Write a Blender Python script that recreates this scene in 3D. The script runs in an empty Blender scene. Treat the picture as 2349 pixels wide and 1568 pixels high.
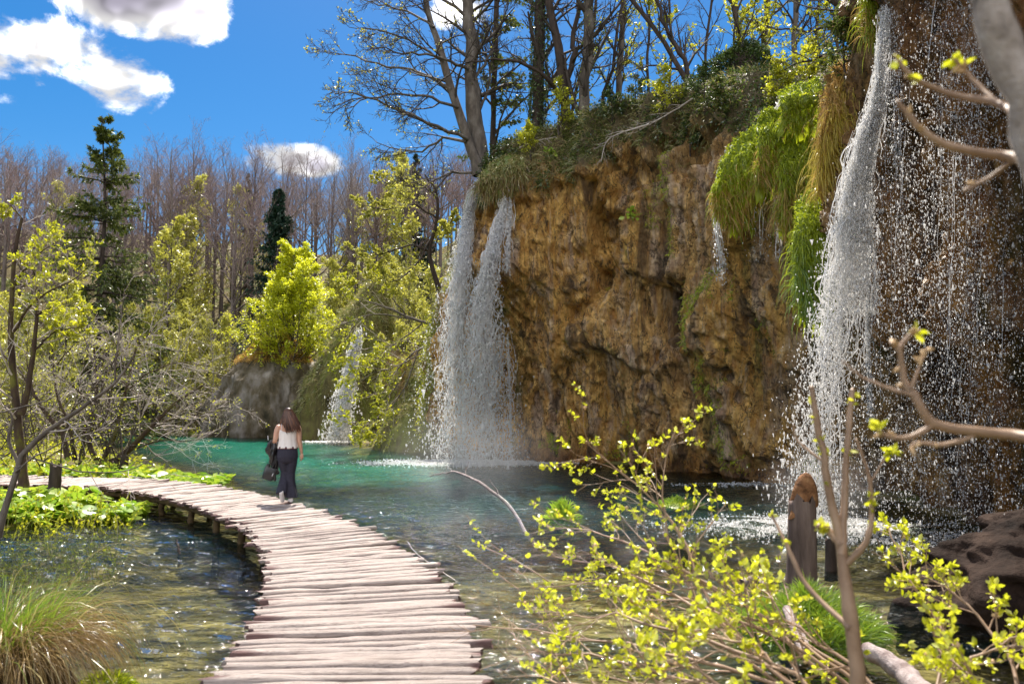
import bpy, math, numpy as np
from mathutils import Vector, Matrix
sc = bpy.context.scene
R = math.radians
rng = np.random.default_rng(7)

# ---------------------------------------------------------------- camera, sky, sun, exposure
FPX, CAMZ, HORIZ = 796.0, 2.15, 405.0
PITCH = math.atan((HORIZ - 341.5) / FPX)
cam = bpy.data.cameras.new('camera')
cam.sensor_width = 36.0
cam.lens = FPX / 1024 * 36
cam.clip_start, cam.clip_end = 0.05, 3000
cam.dof.use_dof = True
cam.dof.focus_distance = 20.0
cam.dof.aperture_fstop = 2.2
camo = bpy.data.objects.new('camera', cam)
sc.collection.objects.link(camo)
camo.location = (0, 0, CAMZ)
camo.rotation_euler = (math.pi / 2 + PITCH, 0, 0)
sc.camera = camo
SUN_AZ, SUN_EL = -3.0, 58.0
EXPOSURE = 1.95
SKY_STRENGTH = 0.050


def ray(px, py):
    """direction through a picture point (1024 x 683 pixels), scaled so that its Y component is 1"""
    x, y = (px - 512) / FPX, (341.5 - py) / FPX
    c, s = math.cos(PITCH), math.sin(PITCH)
    v = np.array([x, c - y * s, s + y * c])
    return v / v[1]


K = 1024 / 2349.0


def D(x, y, Y):
    """point at depth Y seen at survey coordinates x, y (photo scaled to 2349 wide)"""
    return np.array([0, 0, CAMZ]) + ray(x * K, y * K) * Y


def G(x, y, z=0.0):
    v = ray(x * K, y * K)
    return np.array([0, 0, CAMZ]) + v * ((z - CAMZ) / v[2])


def project(P):
    P = np.asarray(P, float)
    c, s = math.cos(PITCH), math.sin(PITCH)
    y, z = P[..., 1], P[..., 2] - CAMZ
    d = np.maximum(c * y + s * z, 1e-3)
    u = -s * y + c * z
    return (512 + FPX * P[..., 0] / d) / K, (341.5 - FPX * u / d) / K, d


world = bpy.data.worlds.new('World')
sc.world = world
world.use_nodes = True


class N:
    """small helper for node trees"""
    def __init__(s, tree): s.t = tree
    def n(s, typ, **kw):
        o = s.t.nodes.new('ShaderNode' + typ)
        for k, v in kw.items(): setattr(o, k, v)
        return o
    def put(s, inp, v):
        if v is None: return
        if isinstance(v, bpy.types.NodeSocket): s.t.links.new(v, inp)
        else:
            if isinstance(v, (tuple, list)) and len(v) == 3 and inp.type == 'RGBA': v = (*v, 1)
            inp.default_value = v
    def m(s, op, a, b=None, c=None, clamp=False):
        o = s.n('Math', operation=op, use_clamp=clamp)
        for i, v in enumerate((a, b, c)): s.put(o.inputs[i], v)
        return o.outputs[0]
    def vm(s, op, a, b=None, out=0):
        o = s.n('VectorMath', operation=op)
        s.put(o.inputs[0], a); s.put(o.inputs[1], b)
        return o.outputs[out]
    def mix(s, f, a, b, typ='RGBA', blend='MIX'):
        o = s.n('Mix', data_type=typ)
        if typ == 'RGBA':
            o.blend_type = blend
            s.put(o.inputs[0], f); s.put(o.inputs[6], a); s.put(o.inputs[7], b); return o.outputs[2]
        s.put(o.inputs[0], f); s.put(o.inputs[2], a); s.put(o.inputs[3], b); return o.outputs[0]
    def mr(s, v, a, b, c=0.0, d=1.0, smooth=True):
        o = s.n('MapRange'); o.interpolation_type = 'SMOOTHSTEP' if smooth else 'LINEAR'
        s.put(o.inputs[0], v)
        for i, x in enumerate((a, b, c, d)): s.put(o.inputs[i + 1], x)
        return o.outputs[0]
    def noise(s, vec, scale, detail=4, rough=.55, dist=0.0, col=False):
        o = s.n('TexNoise'); s.put(o.inputs['Vector'], vec)
        for k, v in (('Scale', scale), ('Detail', detail), ('Roughness', rough), ('Distortion', dist)): s.put(o.inputs[k], v)
        return o.outputs[1 if col else 0]
    def scalev(s, vec, v):
        return s.vm('MULTIPLY', vec, v)
    def attr(s, name):
        return s.n('Attribute', attribute_name=name).outputs['Fac']
    def ramp(s, f, stops):
        o = s.n('ValToRGB'); s.put(o.inputs[0], f); e = o.color_ramp.elements
        while len(e) < len(stops): e.new(0.5)
        for el, (p, c) in zip(e, stops): el.position = p; el.color = (*c, 1)
        return o.outputs[0]


def build_world():
    t = world.node_tree; t.nodes.clear(); W = N(t)
    sky = W.n('TexSky', sky_type='NISHITA')
    sky.sun_disc = False
    sky.sun_elevation, sky.sun_rotation = R(SUN_EL), R(SUN_AZ)
    sky.air_density, sky.dust_density, sky.ozone_density = 1.0, 0.5, 3.0
    hs = W.n('HueSaturation'); W.put(hs.inputs['Saturation'], 1.5); W.put(hs.inputs['Value'], .66); W.put(hs.inputs['Color'], sky.outputs[0])
    base = W.vm('SCALE', hs.outputs[0]); 
    base.node.inputs[3].default_value = SKY_STRENGTH
    d = W.n('TexCoord').outputs['Generated']
    xyz = W.n('SeparateXYZ'); W.put(xyz.inputs[0], d)
    az = W.m('ARCTAN2', xyz.outputs[0], xyz.outputs[1]); el = W.m('ARCSINE', xyz.outputs[2])
    # cumulus: azimuth, elevation, half widths (degrees), thickness
    cl = []
    def incloud(x, y, wx, wy, th):
        v = ray(x * K, y * K); a = math.degrees(math.atan2(v[0], v[1])); e = math.degrees(math.atan2(v[2], math.hypot(v[0], v[1])))
        s = 180 / math.pi * K / FPX * .9
        cl.append((a, e, wx * s, wy * s, th))
    incloud(110, 125, 190, 75, 1.1); incloud(270, 180, 110, 75, 1.1); incloud(-60, 90, 160, 90, 1.1)
    incloud(330, -40, 230, 120, 1.9); incloud(455, 15, 90, 75, 1.4); incloud(40, 235, 60, 22, .7)
    incloud(640, 362, 140, 52, 1.3); incloud(720, 375, 70, 42, 1.2); incloud(1060, 10, 130, 50, 1.0)
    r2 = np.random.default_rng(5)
    for i in range(26):                       # larger, brighter cumulus added out of view as fill light for the shaded cliff
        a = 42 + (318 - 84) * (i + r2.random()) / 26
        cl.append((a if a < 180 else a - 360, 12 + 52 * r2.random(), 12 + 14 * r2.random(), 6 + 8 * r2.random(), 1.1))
    b = None
    for a, e, wa, we, th in cl:
        da = W.m('SUBTRACT', az, R(a))
        if abs(a) > 120: da = W.m('WRAP', da, math.pi, -math.pi)
        u = W.m('MULTIPLY', da, 1 / R(wa)); v = W.m('MULTIPLY', W.m('SUBTRACT', el, R(e)), 1 / R(we))
        q = W.m('MULTIPLY', W.m('SUBTRACT', 1.0, W.m('ADD', W.m('MULTIPLY', u, u), W.m('MULTIPLY', v, v))), th)
        b = q if b is None else W.m('SMOOTH_MAX', b, q, .25)
    b = W.m('MAXIMUM', b, -1.6)
    sq = W.vm('MULTIPLY', d, (1, 1, 1.5))
    n1 = W.noise(sq, 9.0, 10, .66, .25)
    n2 = W.noise(W.vm('ADD', sq, (math.sin(R(SUN_AZ)) * .02, math.cos(R(SUN_AZ)) * .02, .022)), 9.0, 3, .5, .25)
    n1s = W.noise(sq, 9.0, 3, .5, .25)
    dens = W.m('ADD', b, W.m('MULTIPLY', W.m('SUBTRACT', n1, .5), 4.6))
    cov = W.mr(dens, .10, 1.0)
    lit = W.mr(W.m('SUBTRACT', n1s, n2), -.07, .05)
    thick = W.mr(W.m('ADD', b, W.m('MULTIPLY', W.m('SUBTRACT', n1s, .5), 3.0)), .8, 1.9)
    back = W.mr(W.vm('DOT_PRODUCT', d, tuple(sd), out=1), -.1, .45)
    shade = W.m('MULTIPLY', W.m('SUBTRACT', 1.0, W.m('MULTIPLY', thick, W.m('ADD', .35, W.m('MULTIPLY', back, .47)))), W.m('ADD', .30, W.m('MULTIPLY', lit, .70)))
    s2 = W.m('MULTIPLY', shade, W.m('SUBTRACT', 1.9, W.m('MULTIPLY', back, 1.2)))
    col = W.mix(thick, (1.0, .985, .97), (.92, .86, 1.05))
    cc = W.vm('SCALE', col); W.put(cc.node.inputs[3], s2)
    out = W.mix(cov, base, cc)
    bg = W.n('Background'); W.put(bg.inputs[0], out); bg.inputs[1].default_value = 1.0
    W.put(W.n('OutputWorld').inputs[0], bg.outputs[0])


sd = Vector((math.sin(R(SUN_AZ)) * math.cos(R(SUN_EL)), math.cos(R(SUN_AZ)) * math.cos(R(SUN_EL)), math.sin(R(SUN_EL))))
build_world()
world.cycles.sampling_method = 'MANUAL'
world.cycles.sample_map_resolution = 512
sun = bpy.data.lights.new('sun', 'SUN')
sun.energy, sun.angle, sun.color = 2.7, R(.53), (1, .94, .84)
suno = bpy.data.objects.new('sun', sun)
sc.collection.objects.link(suno)
sd = Vector((math.sin(R(SUN_AZ)) * math.cos(R(SUN_EL)), math.cos(R(SUN_AZ)) * math.cos(R(SUN_EL)), math.sin(R(SUN_EL))))
suno.rotation_euler = sd.to_track_quat('Z', 'Y').to_euler()
suno.location = (20, 30, 40)
vs = sc.view_settings
vs.view_transform, vs.look, vs.exposure, vs.gamma = 'Standard', 'None', EXPOSURE, 1.0
vs.use_curve_mapping = False
sc.render.engine = 'CYCLES'
cy = sc.cycles
cy.use_denoising = True
cy.max_bounces, cy.diffuse_bounces, cy.glossy_bounces, cy.transmission_bounces, cy.transparent_max_bounces = 8, 6, 3, 4, 20
cy.volume_bounces = 2
cy.caustics_reflective = cy.caustics_refractive = False
cy.sample_clamp_indirect = 6


# ---------------------------------------------------------------- helpers
def link(o, parent=None):
    sc.collection.objects.link(o)
    if parent is not None: o.parent = parent
    return o


def tag(o, label=None, cat=None, group=None, kind=None):
    for k, v in (('label', label), ('category', cat), ('group', group), ('kind', kind)):
        if v: o[k] = v
    return o


def empty(name, loc=(0, 0, 0), rz=0.0):
    o = bpy.data.objects.new(name, None); link(o)
    o.location = loc; o.rotation_euler.z = rz; o.empty_display_size = .2
    return o


class MB:
    """collects quads and triangles, builds one mesh object"""
    def __init__(s): s.V, s.Q, s.T, s.A, s.n = [], [], [], [], 0
    def add(s, V, Q=None, T=None, a=None):
        V = np.asarray(V, np.float32).reshape(-1, 3)
        if Q is not None and len(Q): s.Q.append(np.asarray(Q, np.int64).reshape(-1, 4) + s.n)
        if T is not None and len(T): s.T.append(np.asarray(T, np.int64).reshape(-1, 3) + s.n)
        s.A.append(np.full(len(V), .5, np.float32) if a is None else np.broadcast_to(np.asarray(a, np.float32), (len(V),)))
        s.V.append(V); s.n += len(V)
        return s
    def mesh(s, name, smooth=True, extra=None):
        V = np.concatenate(s.V)
        Q = np.concatenate(s.Q) if s.Q else np.zeros((0, 4), np.int64)
        T = np.concatenate(s.T) if s.T else np.zeros((0, 3), np.int64)
        me = bpy.data.meshes.new(name)
        me.vertices.add(len(V)); me.vertices.foreach_set('co', V.ravel())
        L = np.concatenate([Q.ravel(), T.ravel()]).astype(np.int32)
        me.loops.add(len(L)); me.loops.foreach_set('vertex_index', L)
        nf = len(Q) + len(T)
        me.polygons.add(nf)
        st = np.concatenate([np.arange(len(Q)) * 4, len(Q) * 4 + np.arange(len(T)) * 3]).astype(np.int32)
        me.polygons.foreach_set('loop_start', st)
        try: me.polygons.foreach_set('loop_total', np.concatenate([np.full(len(Q), 4), np.full(len(T), 3)]).astype(np.int32))
        except Exception: pass
        me.polygons.foreach_set('use_smooth', np.full(nf, smooth))
        at = me.attributes.new('rnd', 'FLOAT', 'POINT'); at.data.foreach_set('value', np.concatenate(s.A))
        for k, v in (extra or {}).items():
            at = me.attributes.new(k, 'FLOAT', 'POINT'); at.data.foreach_set('value', np.asarray(v, np.float32).ravel())
        me.update(calc_edges=True)
        return me
    def build(s, name, mat, parent=None, smooth=True, extra=None):
        me = s.mesh(name, smooth, extra); me.materials.append(mat)
        return link(bpy.data.objects.new(name, me), parent)


def unit(v): return v / np.maximum(np.linalg.norm(v, axis=-1, keepdims=True), 1e-9)


def grid_faces(a, b, wrap=False):
    i = np.arange(a - 1)[:, None]; j = np.arange(b if wrap else b - 1)[None]
    j2 = (j + 1) % b
    return np.stack([i * b + j, i * b + j2, (i + 1) * b + j2, (i + 1) * b + j], -1).reshape(-1, 4)


def frames(P):
    T = unit(np.gradient(P, axis=1)); m = unit(P[:, -1] - P[:, 0] + 1e-6)
    ref = np.where(np.abs(m[:, 2:3]) < .8, np.array([[0, 0, 1.]]), np.array([[1., 0, 0]]))[:, None]
    A = unit(np.cross(T, ref)); B = np.cross(T, A)
    return T, A, B


def tubes(mb, P, Rr, s=4, a=None):
    P = np.asarray(P, float); N_, k = P.shape[:2]
    if N_ == 0: return
    T, A, B = frames(P)
    th = np.arange(s) * 2 * math.pi / s
    V = P[:, :, None] + np.asarray(Rr)[:, :, None, None] * (np.cos(th)[None, None, :, None] * A[:, :, None] + np.sin(th)[None, None, :, None] * B[:, :, None])
    F = grid_faces(k, s, True)
    Q = (F[None] + (np.arange(N_) * k * s)[:, None, None]).reshape(-1, 4)
    if a is not None: a = np.repeat(np.asarray(a, float), k * s)
    mb.add(V.reshape(-1, 3), Q, a=a)


def resample(pts, k):
    """smooth Catmull-Rom polyline through pts with k samples"""
    p = np.asarray(pts, float); n = len(p)
    if n == 2:
        t = np.linspace(0, 1, k)[:, None]; return p[0] * (1 - t) + p[1] * t
    q = np.vstack([2 * p[0] - p[1], p, 2 * p[-1] - p[-2]])
    u = np.linspace(0, n - 1 - 1e-6, k); i = u.astype(int); t = (u - i)[:, None]
    a, b, c, d = q[i], q[i + 1], q[i + 2], q[i + 3]
    return .5 * (2 * b + (c - a) * t + (2 * a - 5 * b + 4 * c - d) * t ** 2 + (3 * b - a - 3 * c + d) * t ** 3)


def grow(P, Rr, n, t0=.2, t1=1.0, ang=(35, 60), lenf=.4, k=5, trop=0.0, wig=.12, rs=.6, tip=.3, taper=.55, rg=rng, lmin=.0, side=None, rmin=.002):
    """child branches of every branch in P (N,K,3); all at once"""
    N_, Kp = P.shape[:2]
    L = np.linalg.norm(np.diff(P, axis=1), axis=2).sum(1)
    idx = np.repeat(np.arange(N_), n); M = len(idx)
    t = t0 + (t1 - t0) * ((np.tile(np.arange(n), N_) + rg.random(M)) / n)
    f = t * (Kp - 1); i = np.minimum(f.astype(int), Kp - 2); w = (f - i)[:, None]
    base = P[idx, i] * (1 - w) + P[idx, i + 1] * w
    r0 = Rr[idx, i] * (1 - w[:, 0]) + Rr[idx, i + 1] * w[:, 0]
    tan = unit(P[idx, i + 1] - P[idx, i])
    rnd = unit(rg.normal(size=(M, 3)))
    if side is not None: rnd = unit(rnd + np.asarray(side))
    perp = unit(rnd - (rnd * tan).sum(1, keepdims=True) * tan)
    a = np.radians(rg.uniform(*ang, M))[:, None]
    d = tan * np.cos(a) + perp * np.sin(a)
    ln = np.maximum(lenf * L[idx] * (1 - taper * (t - t0) / max(t1 - t0, 1e-6)) * rg.uniform(.65, 1.25, M), lmin)
    pts = [base]
    st = (ln / (k - 1))[:, None]
    for j in range(k - 1):
        d = unit(d + wig * rg.normal(size=(M, 3)) + np.array([0, 0, trop]))
        pts.append(pts[-1] + d * st)
    rr = np.maximum(r0 * rs, rmin)[:, None] * np.linspace(1, tip, k)[None]
    return np.stack(pts, 1), rr


LEAF = np.array([[0, 0, 0], [.32, .38, .07], [0, 1, 0], [-.32, .38, .07]])
LEAF6 = np.array([[0, 0, 0], [.26, .25, .08], [.33, .6, .06], [0, 1.05, -.05], [-.33, .6, .06], [-.26, .25, .08]])


def leaves(mb, C, size, rg=rng, up=.4, shape='4', dirs=None, a=None, thin=1.0):
    """flat leaves at C; directions random unless given"""
    M = len(C)
    if M == 0: return
    d = unit(rg.normal(size=(M, 3)) * np.array([1, 1, .6])) if dirs is None else unit(dirs + .5 * rg.normal(size=(M, 3)))
    nn = rg.normal(size=(M, 3)); nn[:, 2] = np.abs(nn[:, 2]) + up
    nn = unit(nn - (nn * d).sum(1, keepdims=True) * d); sx = np.cross(d, nn)
    sz = size * rg.uniform(.6, 1.3, M) if np.isscalar(size) else size
    sh = LEAF if shape == '4' else LEAF6
    V = C[:, None] + np.asarray(sz)[:, None, None] * (sh[None, :, :1] * thin * sx[:, None] + sh[None, :, 1:2] * d[:, None] + sh[None, :, 2:] * nn[:, None])
    o = (np.arange(M) * len(sh))[:, None]
    a = np.repeat(rg.random(M) if a is None else a, len(sh))
    if shape == '4': mb.add(V.reshape(-1, 3), T=np.concatenate([o + np.array([0, 1, 2]), o + np.array([0, 2, 3])]), a=a)
    else: mb.add(V.reshape(-1, 3), Q=np.concatenate([o + np.array([0, 1, 2, 3]), o + np.array([0, 3, 4, 5])]), a=a)


def along(P, n, rg=rng, t0=.2):
    """n random points on branches P"""
    i = rg.integers(0, len(P), n); f = (t0 + (1 - t0) * rg.random(n)) * (P.shape[1] - 1)
    j = np.minimum(f.astype(int), P.shape[1] - 2); w = (f - j)[:, None]
    return P[i, j] * (1 - w) + P[i, j + 1] * w, unit(P[i, j + 1] - P[i, j])


def hash3(i, j, k, s):
    h = (i * 374761393 + j * 668265263 + k * 2147483647 + s * 1274126177) & 0xFFFFFFFF
    h = ((h ^ (h >> 13)) * 1274126177) & 0xFFFFFFFF
    h = ((h ^ (h >> 16)) * 2246822519) & 0xFFFFFFFF
    return ((h ^ (h >> 15)) & 0xFFFFFF) / float(0xFFFFFF) * 2 - 1


def vnoise(p, seed=0):
    p = np.asarray(p, float); i = np.floor(p).astype(np.int64); f = p - i
    u = f * f * f * (f * (f * 6 - 15) + 10)
    r = 0
    for a in (0, 1):
        for b in (0, 1):
            for c in (0, 1):
                w = (u[..., 0] if a else 1 - u[..., 0]) * (u[..., 1] if b else 1 - u[..., 1]) * (u[..., 2] if c else 1 - u[..., 2])
                r = r + w * hash3(i[..., 0] + a, i[..., 1] + b, i[..., 2] + c, seed)
    return r


def fbm(p, o=4, seed=0, gain=.5):
    p = np.asarray(p, float); r, a, s = 0, 1.0, 0
    for i in range(o):
        r = r + a * vnoise(p * 2 ** i + 17.3 * i, seed + i); s += a; a *= gain
    return r / s


def sstep(a, b, x):
    t = np.clip((x - a) / (b - a), 0, 1); return t * t * (3 - 2 * t)


# ---------------------------------------------------------------- materials
def material(name):
    m = bpy.data.materials.new(name); m.use_nodes = True; m.node_tree.nodes.clear()
    return m, N(m.node_tree)


def finish(m, W, shader, disp=None):
    W.put(W.n('OutputMaterial').inputs[0], shader); return m


def principled(W, col, rough=.8, spec=.3, normal=None, **kw):
    p = W.n('BsdfPrincipled')
    W.put(p.inputs['Base Color'], col); W.put(p.inputs['Roughness'], rough); W.put(p.inputs['Specular IOR Level'], spec)
    if normal is not None: W.put(p.inputs['Normal'], normal)
    for k, v in kw.items(): W.put(p.inputs[k], v)
    return p.outputs[0]


def bump(W, h, strength=.4, dist=.02):
    b = W.n('Bump'); W.put(b.inputs['Height'], h); W.put(b.inputs['Strength'], strength); W.put(b.inputs['Distance'], dist)
    return b.outputs[0]


def noisy(name, stops, scale=3, stretch=(1, 1, 1), rough=.85, spec=.25, bs=.4, bd=.02, detail=6, rndmix=0.0, bscale=None):
    m, W = material(name)
    co = W.vm('MULTIPLY', W.n('TexCoord').outputs['Object'], stretch)
    oi = W.n('ObjectInfo').outputs['Random']
    co = W.vm('ADD', co, W.n('CombineXYZ').outputs[0]); W.put(co.node.inputs[1].links[0].from_node.inputs[0], W.m('MULTIPLY', oi, 37.0))
    n = W.noise(co, scale, detail, .6)
    f = n
    if rndmix: f = W.m('ADD', W.m('MULTIPLY', n, 1 - rndmix), W.m('MULTIPLY', W.attr('rnd'), rndmix))
    col = W.ramp(f, stops)
    nb = W.noise(co, bscale or scale * 4, 4, .6)
    return finish(m, W, principled(W, col, rough, spec, bump(W, nb, bs, bd) if bs else None))


def leafmat(name, c1, c2, tr=.5, gloss=.06, trcol=None, dry=None):
    m, W = material(name)
    r = W.attr('rnd')
    col = W.mix(r, c1, c2)
    if dry: col = W.mix(W.mr(r, .8, .95), col, dry)
    df = W.n('BsdfDiffuse'); W.put(df.inputs[0], col)
    tl = W.n('BsdfTranslucent'); W.put(tl.inputs[0], W.mix(1.0, col, trcol or (1, 1, .6), blend='MULTIPLY') if trcol else col)
    mx = W.n('MixShader'); W.put(mx.inputs[0], tr); W.put(mx.inputs[1], df.outputs[0]); W.put(mx.inputs[2], tl.outputs[0])
    gl = W.n('BsdfGlossy'); W.put(gl.inputs['Roughness'], .35); W.put(gl.inputs[0], (1, 1, 1))
    m2 = W.n('MixShader'); W.put(m2.inputs[0], gloss); W.put(m2.inputs[1], mx.outputs[0]); W.put(m2.inputs[2], gl.outputs[0])
    return finish(m, W, m2.outputs[0])


M = {}
M['bark_grey'] = noisy('bark_grey', [(.25, (.05, .042, .036)), (.5, (.13, .105, .085)), (.75, (.24, .21, .18))], 5, (1, 1, .35), bd=.03, bs=.6)
M['bark_dark'] = noisy('bark_dark', [(.3, (.028, .02, .016)), (.6, (.07, .05, .04)), (.8, (.13, .10, .08))], 6, (1, 1, .3), bd=.02)
def far_mat(name, a1, a2, b1, b2):
    m, W = material(name); n = W.noise(W.n('TexCoord').outputs['Object'], 2.0, 3); oi = W.n('ObjectInfo').outputs['Random']
    return finish(m, W, principled(W, W.mix(oi, W.mix(n, a1, a2), W.mix(n, b1, b2)), .85, .2))


M['bark_far'] = far_mat('bark_far', (.06, .043, .04), (.19, .14, .13), (.10, .08, .07), (.27, .225, .20))
M['twig_far'] = far_mat('twig_far', (.15, .09, .09), (.33, .225, .225), (.19, .15, .13), (.38, .32, .29))
M['bark_far0'] = noisy('bark_far', [(.3, (.10, .065, .06)), (.7, (.22, .15, .145))], 3, (1, 1, .3), bs=0)
M['twig_far0'] = noisy('twig_far', [(.3, (.13, .07, .065)), (.7, (.28, .17, .165))], 1.5, bs=0)
M['twig_pale'] = noisy('twig_pale', [(.3, (.26, .21, .18)), (.7, (.62, .54, .49))], 4, bs=0)
M['twig_brown'] = noisy('twig_brown', [(.3, (.20, .12, .07)), (.7, (.42, .28, .18))], 6, bs=0, spec=.4, rough=.5)
M['twig_dark'] = noisy('twig_dark', [(.3, (.04, .03, .025)), (.7, (.10, .08, .065))], 3, bs=0)
M['trunk_mossy'] = noisy('trunk_mossy', [(.3, (.03, .018, .014)), (.5, (.07, .045, .03)), (.62, (.10, .09, .02)), (.75, (.16, .15, .03))], 4, (1, 1, .5), bd=.03, bs=.7)
M['leaf_spring'] = leafmat('leaf_spring', (.34, .37, .012), (.64, .62, .035), .55)
M['leaf_beech'] = leafmat('leaf_beech', (.50, .54, .012), (.78, .77, .05), .6)
M['leaf_understory'] = leafmat('leaf_understory', (.36, .36, .035), (.64, .60, .12), .5)
M['leaf_ivy'] = leafmat('leaf_ivy', (.025, .05, .014), (.10, .15, .025), .3, .07)
M['leaf_rim'] = leafmat('leaf_rim', (.05, .085, .015), (.20, .24, .04), .4, .05, dry=(.34, .24, .12))
M['leaf_bur'] = leafmat('leaf_bur', (.20, .36, .02), (.46, .56, .05), .5, .05)
M['leaf_brush'] = leafmat('leaf_brush', (.24, .18, .07), (.46, .42, .14), .45)
M['needle'] = leafmat('needle', (.05, .08, .018), (.18, .20, .03), .4, .04)
M['needle_fir'] = leafmat('needle_fir', (.014, .04, .026), (.045, .085, .05), .2, .04)
M['grass'] = leafmat('grass', (.14, .26, .02), (.34, .44, .04), .45, .06)
M['grass_dry'] = leafmat('grass_dry', (.18, .10, .03), (.46, .33, .14), .4, .05)
M['moss'] = leafmat('moss', (.15, .22, .012), (.60, .66, .025), .5, .03)
M['moss_brown'] = leafmat('moss_brown', (.34, .20, .05), (.80, .52, .15), .45, .03)
M['moss_gold'] = leafmat('moss_gold', (.42, .30, .05), (.80, .66, .10), .45, .03)
M['blade_mix'] = leafmat('blade_mix', (.16, .22, .03), (.50, .40, .18), .4, .05)


def water_white():
    m, W = material('falling_water')
    df = W.n('BsdfDiffuse'); W.put(df.inputs[0], (.97, .96, .95))
    tl = W.n('BsdfTranslucent'); W.put(tl.inputs[0], (.98, .96, .94))
    mx = W.n('MixShader'); W.put(mx.inputs[0], .6); W.put(mx.inputs[1], df.outputs[0]); W.put(mx.inputs[2], tl.outputs[0])
    gl = W.n('BsdfGlossy'); W.put(gl.inputs['Roughness'], .12)
    m2 = W.n('MixShader'); W.put(m2.inputs[0], .15); W.put(m2.inputs[1], mx.outputs[0]); W.put(m2.inputs[2], gl.outputs[0])
    tr = W.n('BsdfTransparent'); m3 = W.n('MixShader'); W.put(m3.inputs[0], .36); W.put(m3.inputs[1], m2.outputs[0]); W.put(m3.inputs[2], tr.outputs[0])
    return finish(m, W, m3.outputs[0])


M['falling_water'] = water_white()


def rock_mat():
    m, W = material('tufa_rock')
    co = W.n('TexCoord').outputs['Object']
    st = W.vm('MULTIPLY', co, (1, 1, .14))
    n_big = W.noise(co, .28, 4, .6, .4); n_str = W.noise(st, 1.1, 7, .62, .6); n_f = W.noise(W.vm('MULTIPLY', co, (1, 1, .55)), 4.0, 9, .72)
    n_m = W.noise(W.vm('ADD', st, (31, 7, 2)), .8, 6, .65, .5)
    n_f = W.mr(n_f, .32, .68); gold = W.mix(n_f, (.44, .19, .03), (1.0, .61, .17))
    grey = W.mix(n_f, (.36, .25, .19), (.78, .62, .50))
    c = W.mix(W.m('MULTIPLY', W.mr(n_str, .48, .64), .75), gold, grey)
    zone = W.noise(W.vm('MULTIPLY', co, (1, 1, .5)), .13, 3, .5); zone = W.mr(zone, .40, .62)
    c = W.mix(W.m('MULTIPLY', zone, .42), c, W.mix(n_f, (.20, .12, .075), (.70, .48, .32)))
    c = W.mix(W.mr(n_big, .54, .70), c, W.mix(n_f, (.26, .13, .04), (.60, .35, .12)))
    c = W.mix(W.m('MULTIPLY', W.mr(n_m, .53, .64), .85), c, W.mix(n_f, (.05, .03, .016), (.17, .10, .05)))
    pit = W.noise(W.vm('ADD', W.vm('MULTIPLY', co, (1, 1, .6)), (3, 9, 5)), 1.7, 6, .7)
    c = W.mix(W.m('MULTIPLY', W.mr(pit, .57, .66), .85), c, (.026, .021, .011))
    ms = W.noise(W.vm('ADD', st, (5, 51, 12)), .55, 6, .68)
    c = W.mix(W.m('MULTIPLY', W.mr(ms, .54, .66), .85), c, W.mix(n_f, (.045, .06, .012), (.16, .17, .03)))
    crk = W.noise(W.vm('ADD', W.vm('MULTIPLY', co, (1, 1, .35)), (17, 3, 8)), 1.5, 5, .6, 1.2)
    c = W.mix(W.m('MULTIPLY', W.mr(W.m('ABSOLUTE', W.m('SUBTRACT', crk, .5)), .020, .002), .75), c, (.05, .03, .016))
    hl = W.noise(W.vm('ADD', st, (2, 77, 4)), 2.6, 6, .7, .4)
    c = W.mix(W.m('MULTIPLY', W.mr(hl, .55, .68), .6), c, W.mix(n_f, (.62, .40, .20), (1.0, .80, .56)))
    wet = W.attr('wet')
    c = W.mix(W.m('MULTIPLY', wet, .85), c, W.vm('MULTIPLY', c, (.46, .36, .31)))
    veg = W.attr('veg')
    earth = W.mix(W.noise(co, 2.5, 6, .7), (.06, .045, .025), (.26, .20, .09))
    c = W.mix(veg, c, earth)
    h = W.m('ADD', W.m('MULTIPLY', n_f, 1.0), W.m('MULTIPLY', W.noise(co, 18, 5, .6), .45))
    return finish(m, W, principled(W, c, W.mix(wet, .75, .33, 'FLOAT'), .4, bump(W, h, 1.0, .12)))


M['rock'] = rock_mat()
M['boulder'] = noisy('boulder', [(.3, (.008, .005, .004)), (.55, (.032, .020, .015)), (.8, (.085, .055, .04))], 2.2, bs=.9, bd=.06, rough=.85, spec=.08)
M['outcrop'] = noisy('outcrop', [(.3, (.035, .03, .016)), (.45, (.11, .085, .05)), (.6, (.22, .19, .16)), (.75, (.40, .36, .33))], 1.1, (1, 1, .45), bs=.9, bd=.08)
M['outcrop_moss'] = noisy('outcrop_moss', [(.3, (.05, .04, .018)), (.45, (.12, .10, .035)), (.6, (.16, .17, .03)), (.75, (.26, .20, .10))], 1.3, (1, 1, .2), bs=.9, bd=.08)


def ground_mat():
    m, W = material('ground')
    co = W.n('TexCoord').outputs['Object']
    z = W.n('SeparateXYZ'); W.put(z.inputs[0], co); z = z.outputs[2]
    n1 = W.noise(co, 1.1, 8, .68, .4); n2 = W.noise(W.vm('ADD', co, (9, 4, 1)), .45, 5, .6); n3 = W.noise(co, 9, 5, .6)
    soil = W.mix(n1, (.06, .045, .022), (.26, .20, .09))
    soil = W.mix(W.mr(n2, .45, .6), soil, W.mix(n3, (.05, .075, .015), (.19, .20, .04)))
    # lake bed: pale lime marl with golden-brown algae and dark waterlogged leaves
    bed = W.ramp(n1, [(.34, (.012, .010, .004)), (.43, (.05, .036, .012)), (.52, (.17, .12, .036)), (.62, (.38, .28, .10)), (.75, (.56, .48, .26))])
    bed = W.mix(W.m('MULTIPLY', W.mr(n2, .48, .60), .8), bed, W.mix(n3, (.008, .009, .004), (.055, .05, .02)))
    c = W.mix(W.mr(z, -.02, .06), bed, soil)
    return finish(m, W, principled(W, c, .85, .2, bump(W, n3, .6, .05)))


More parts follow.
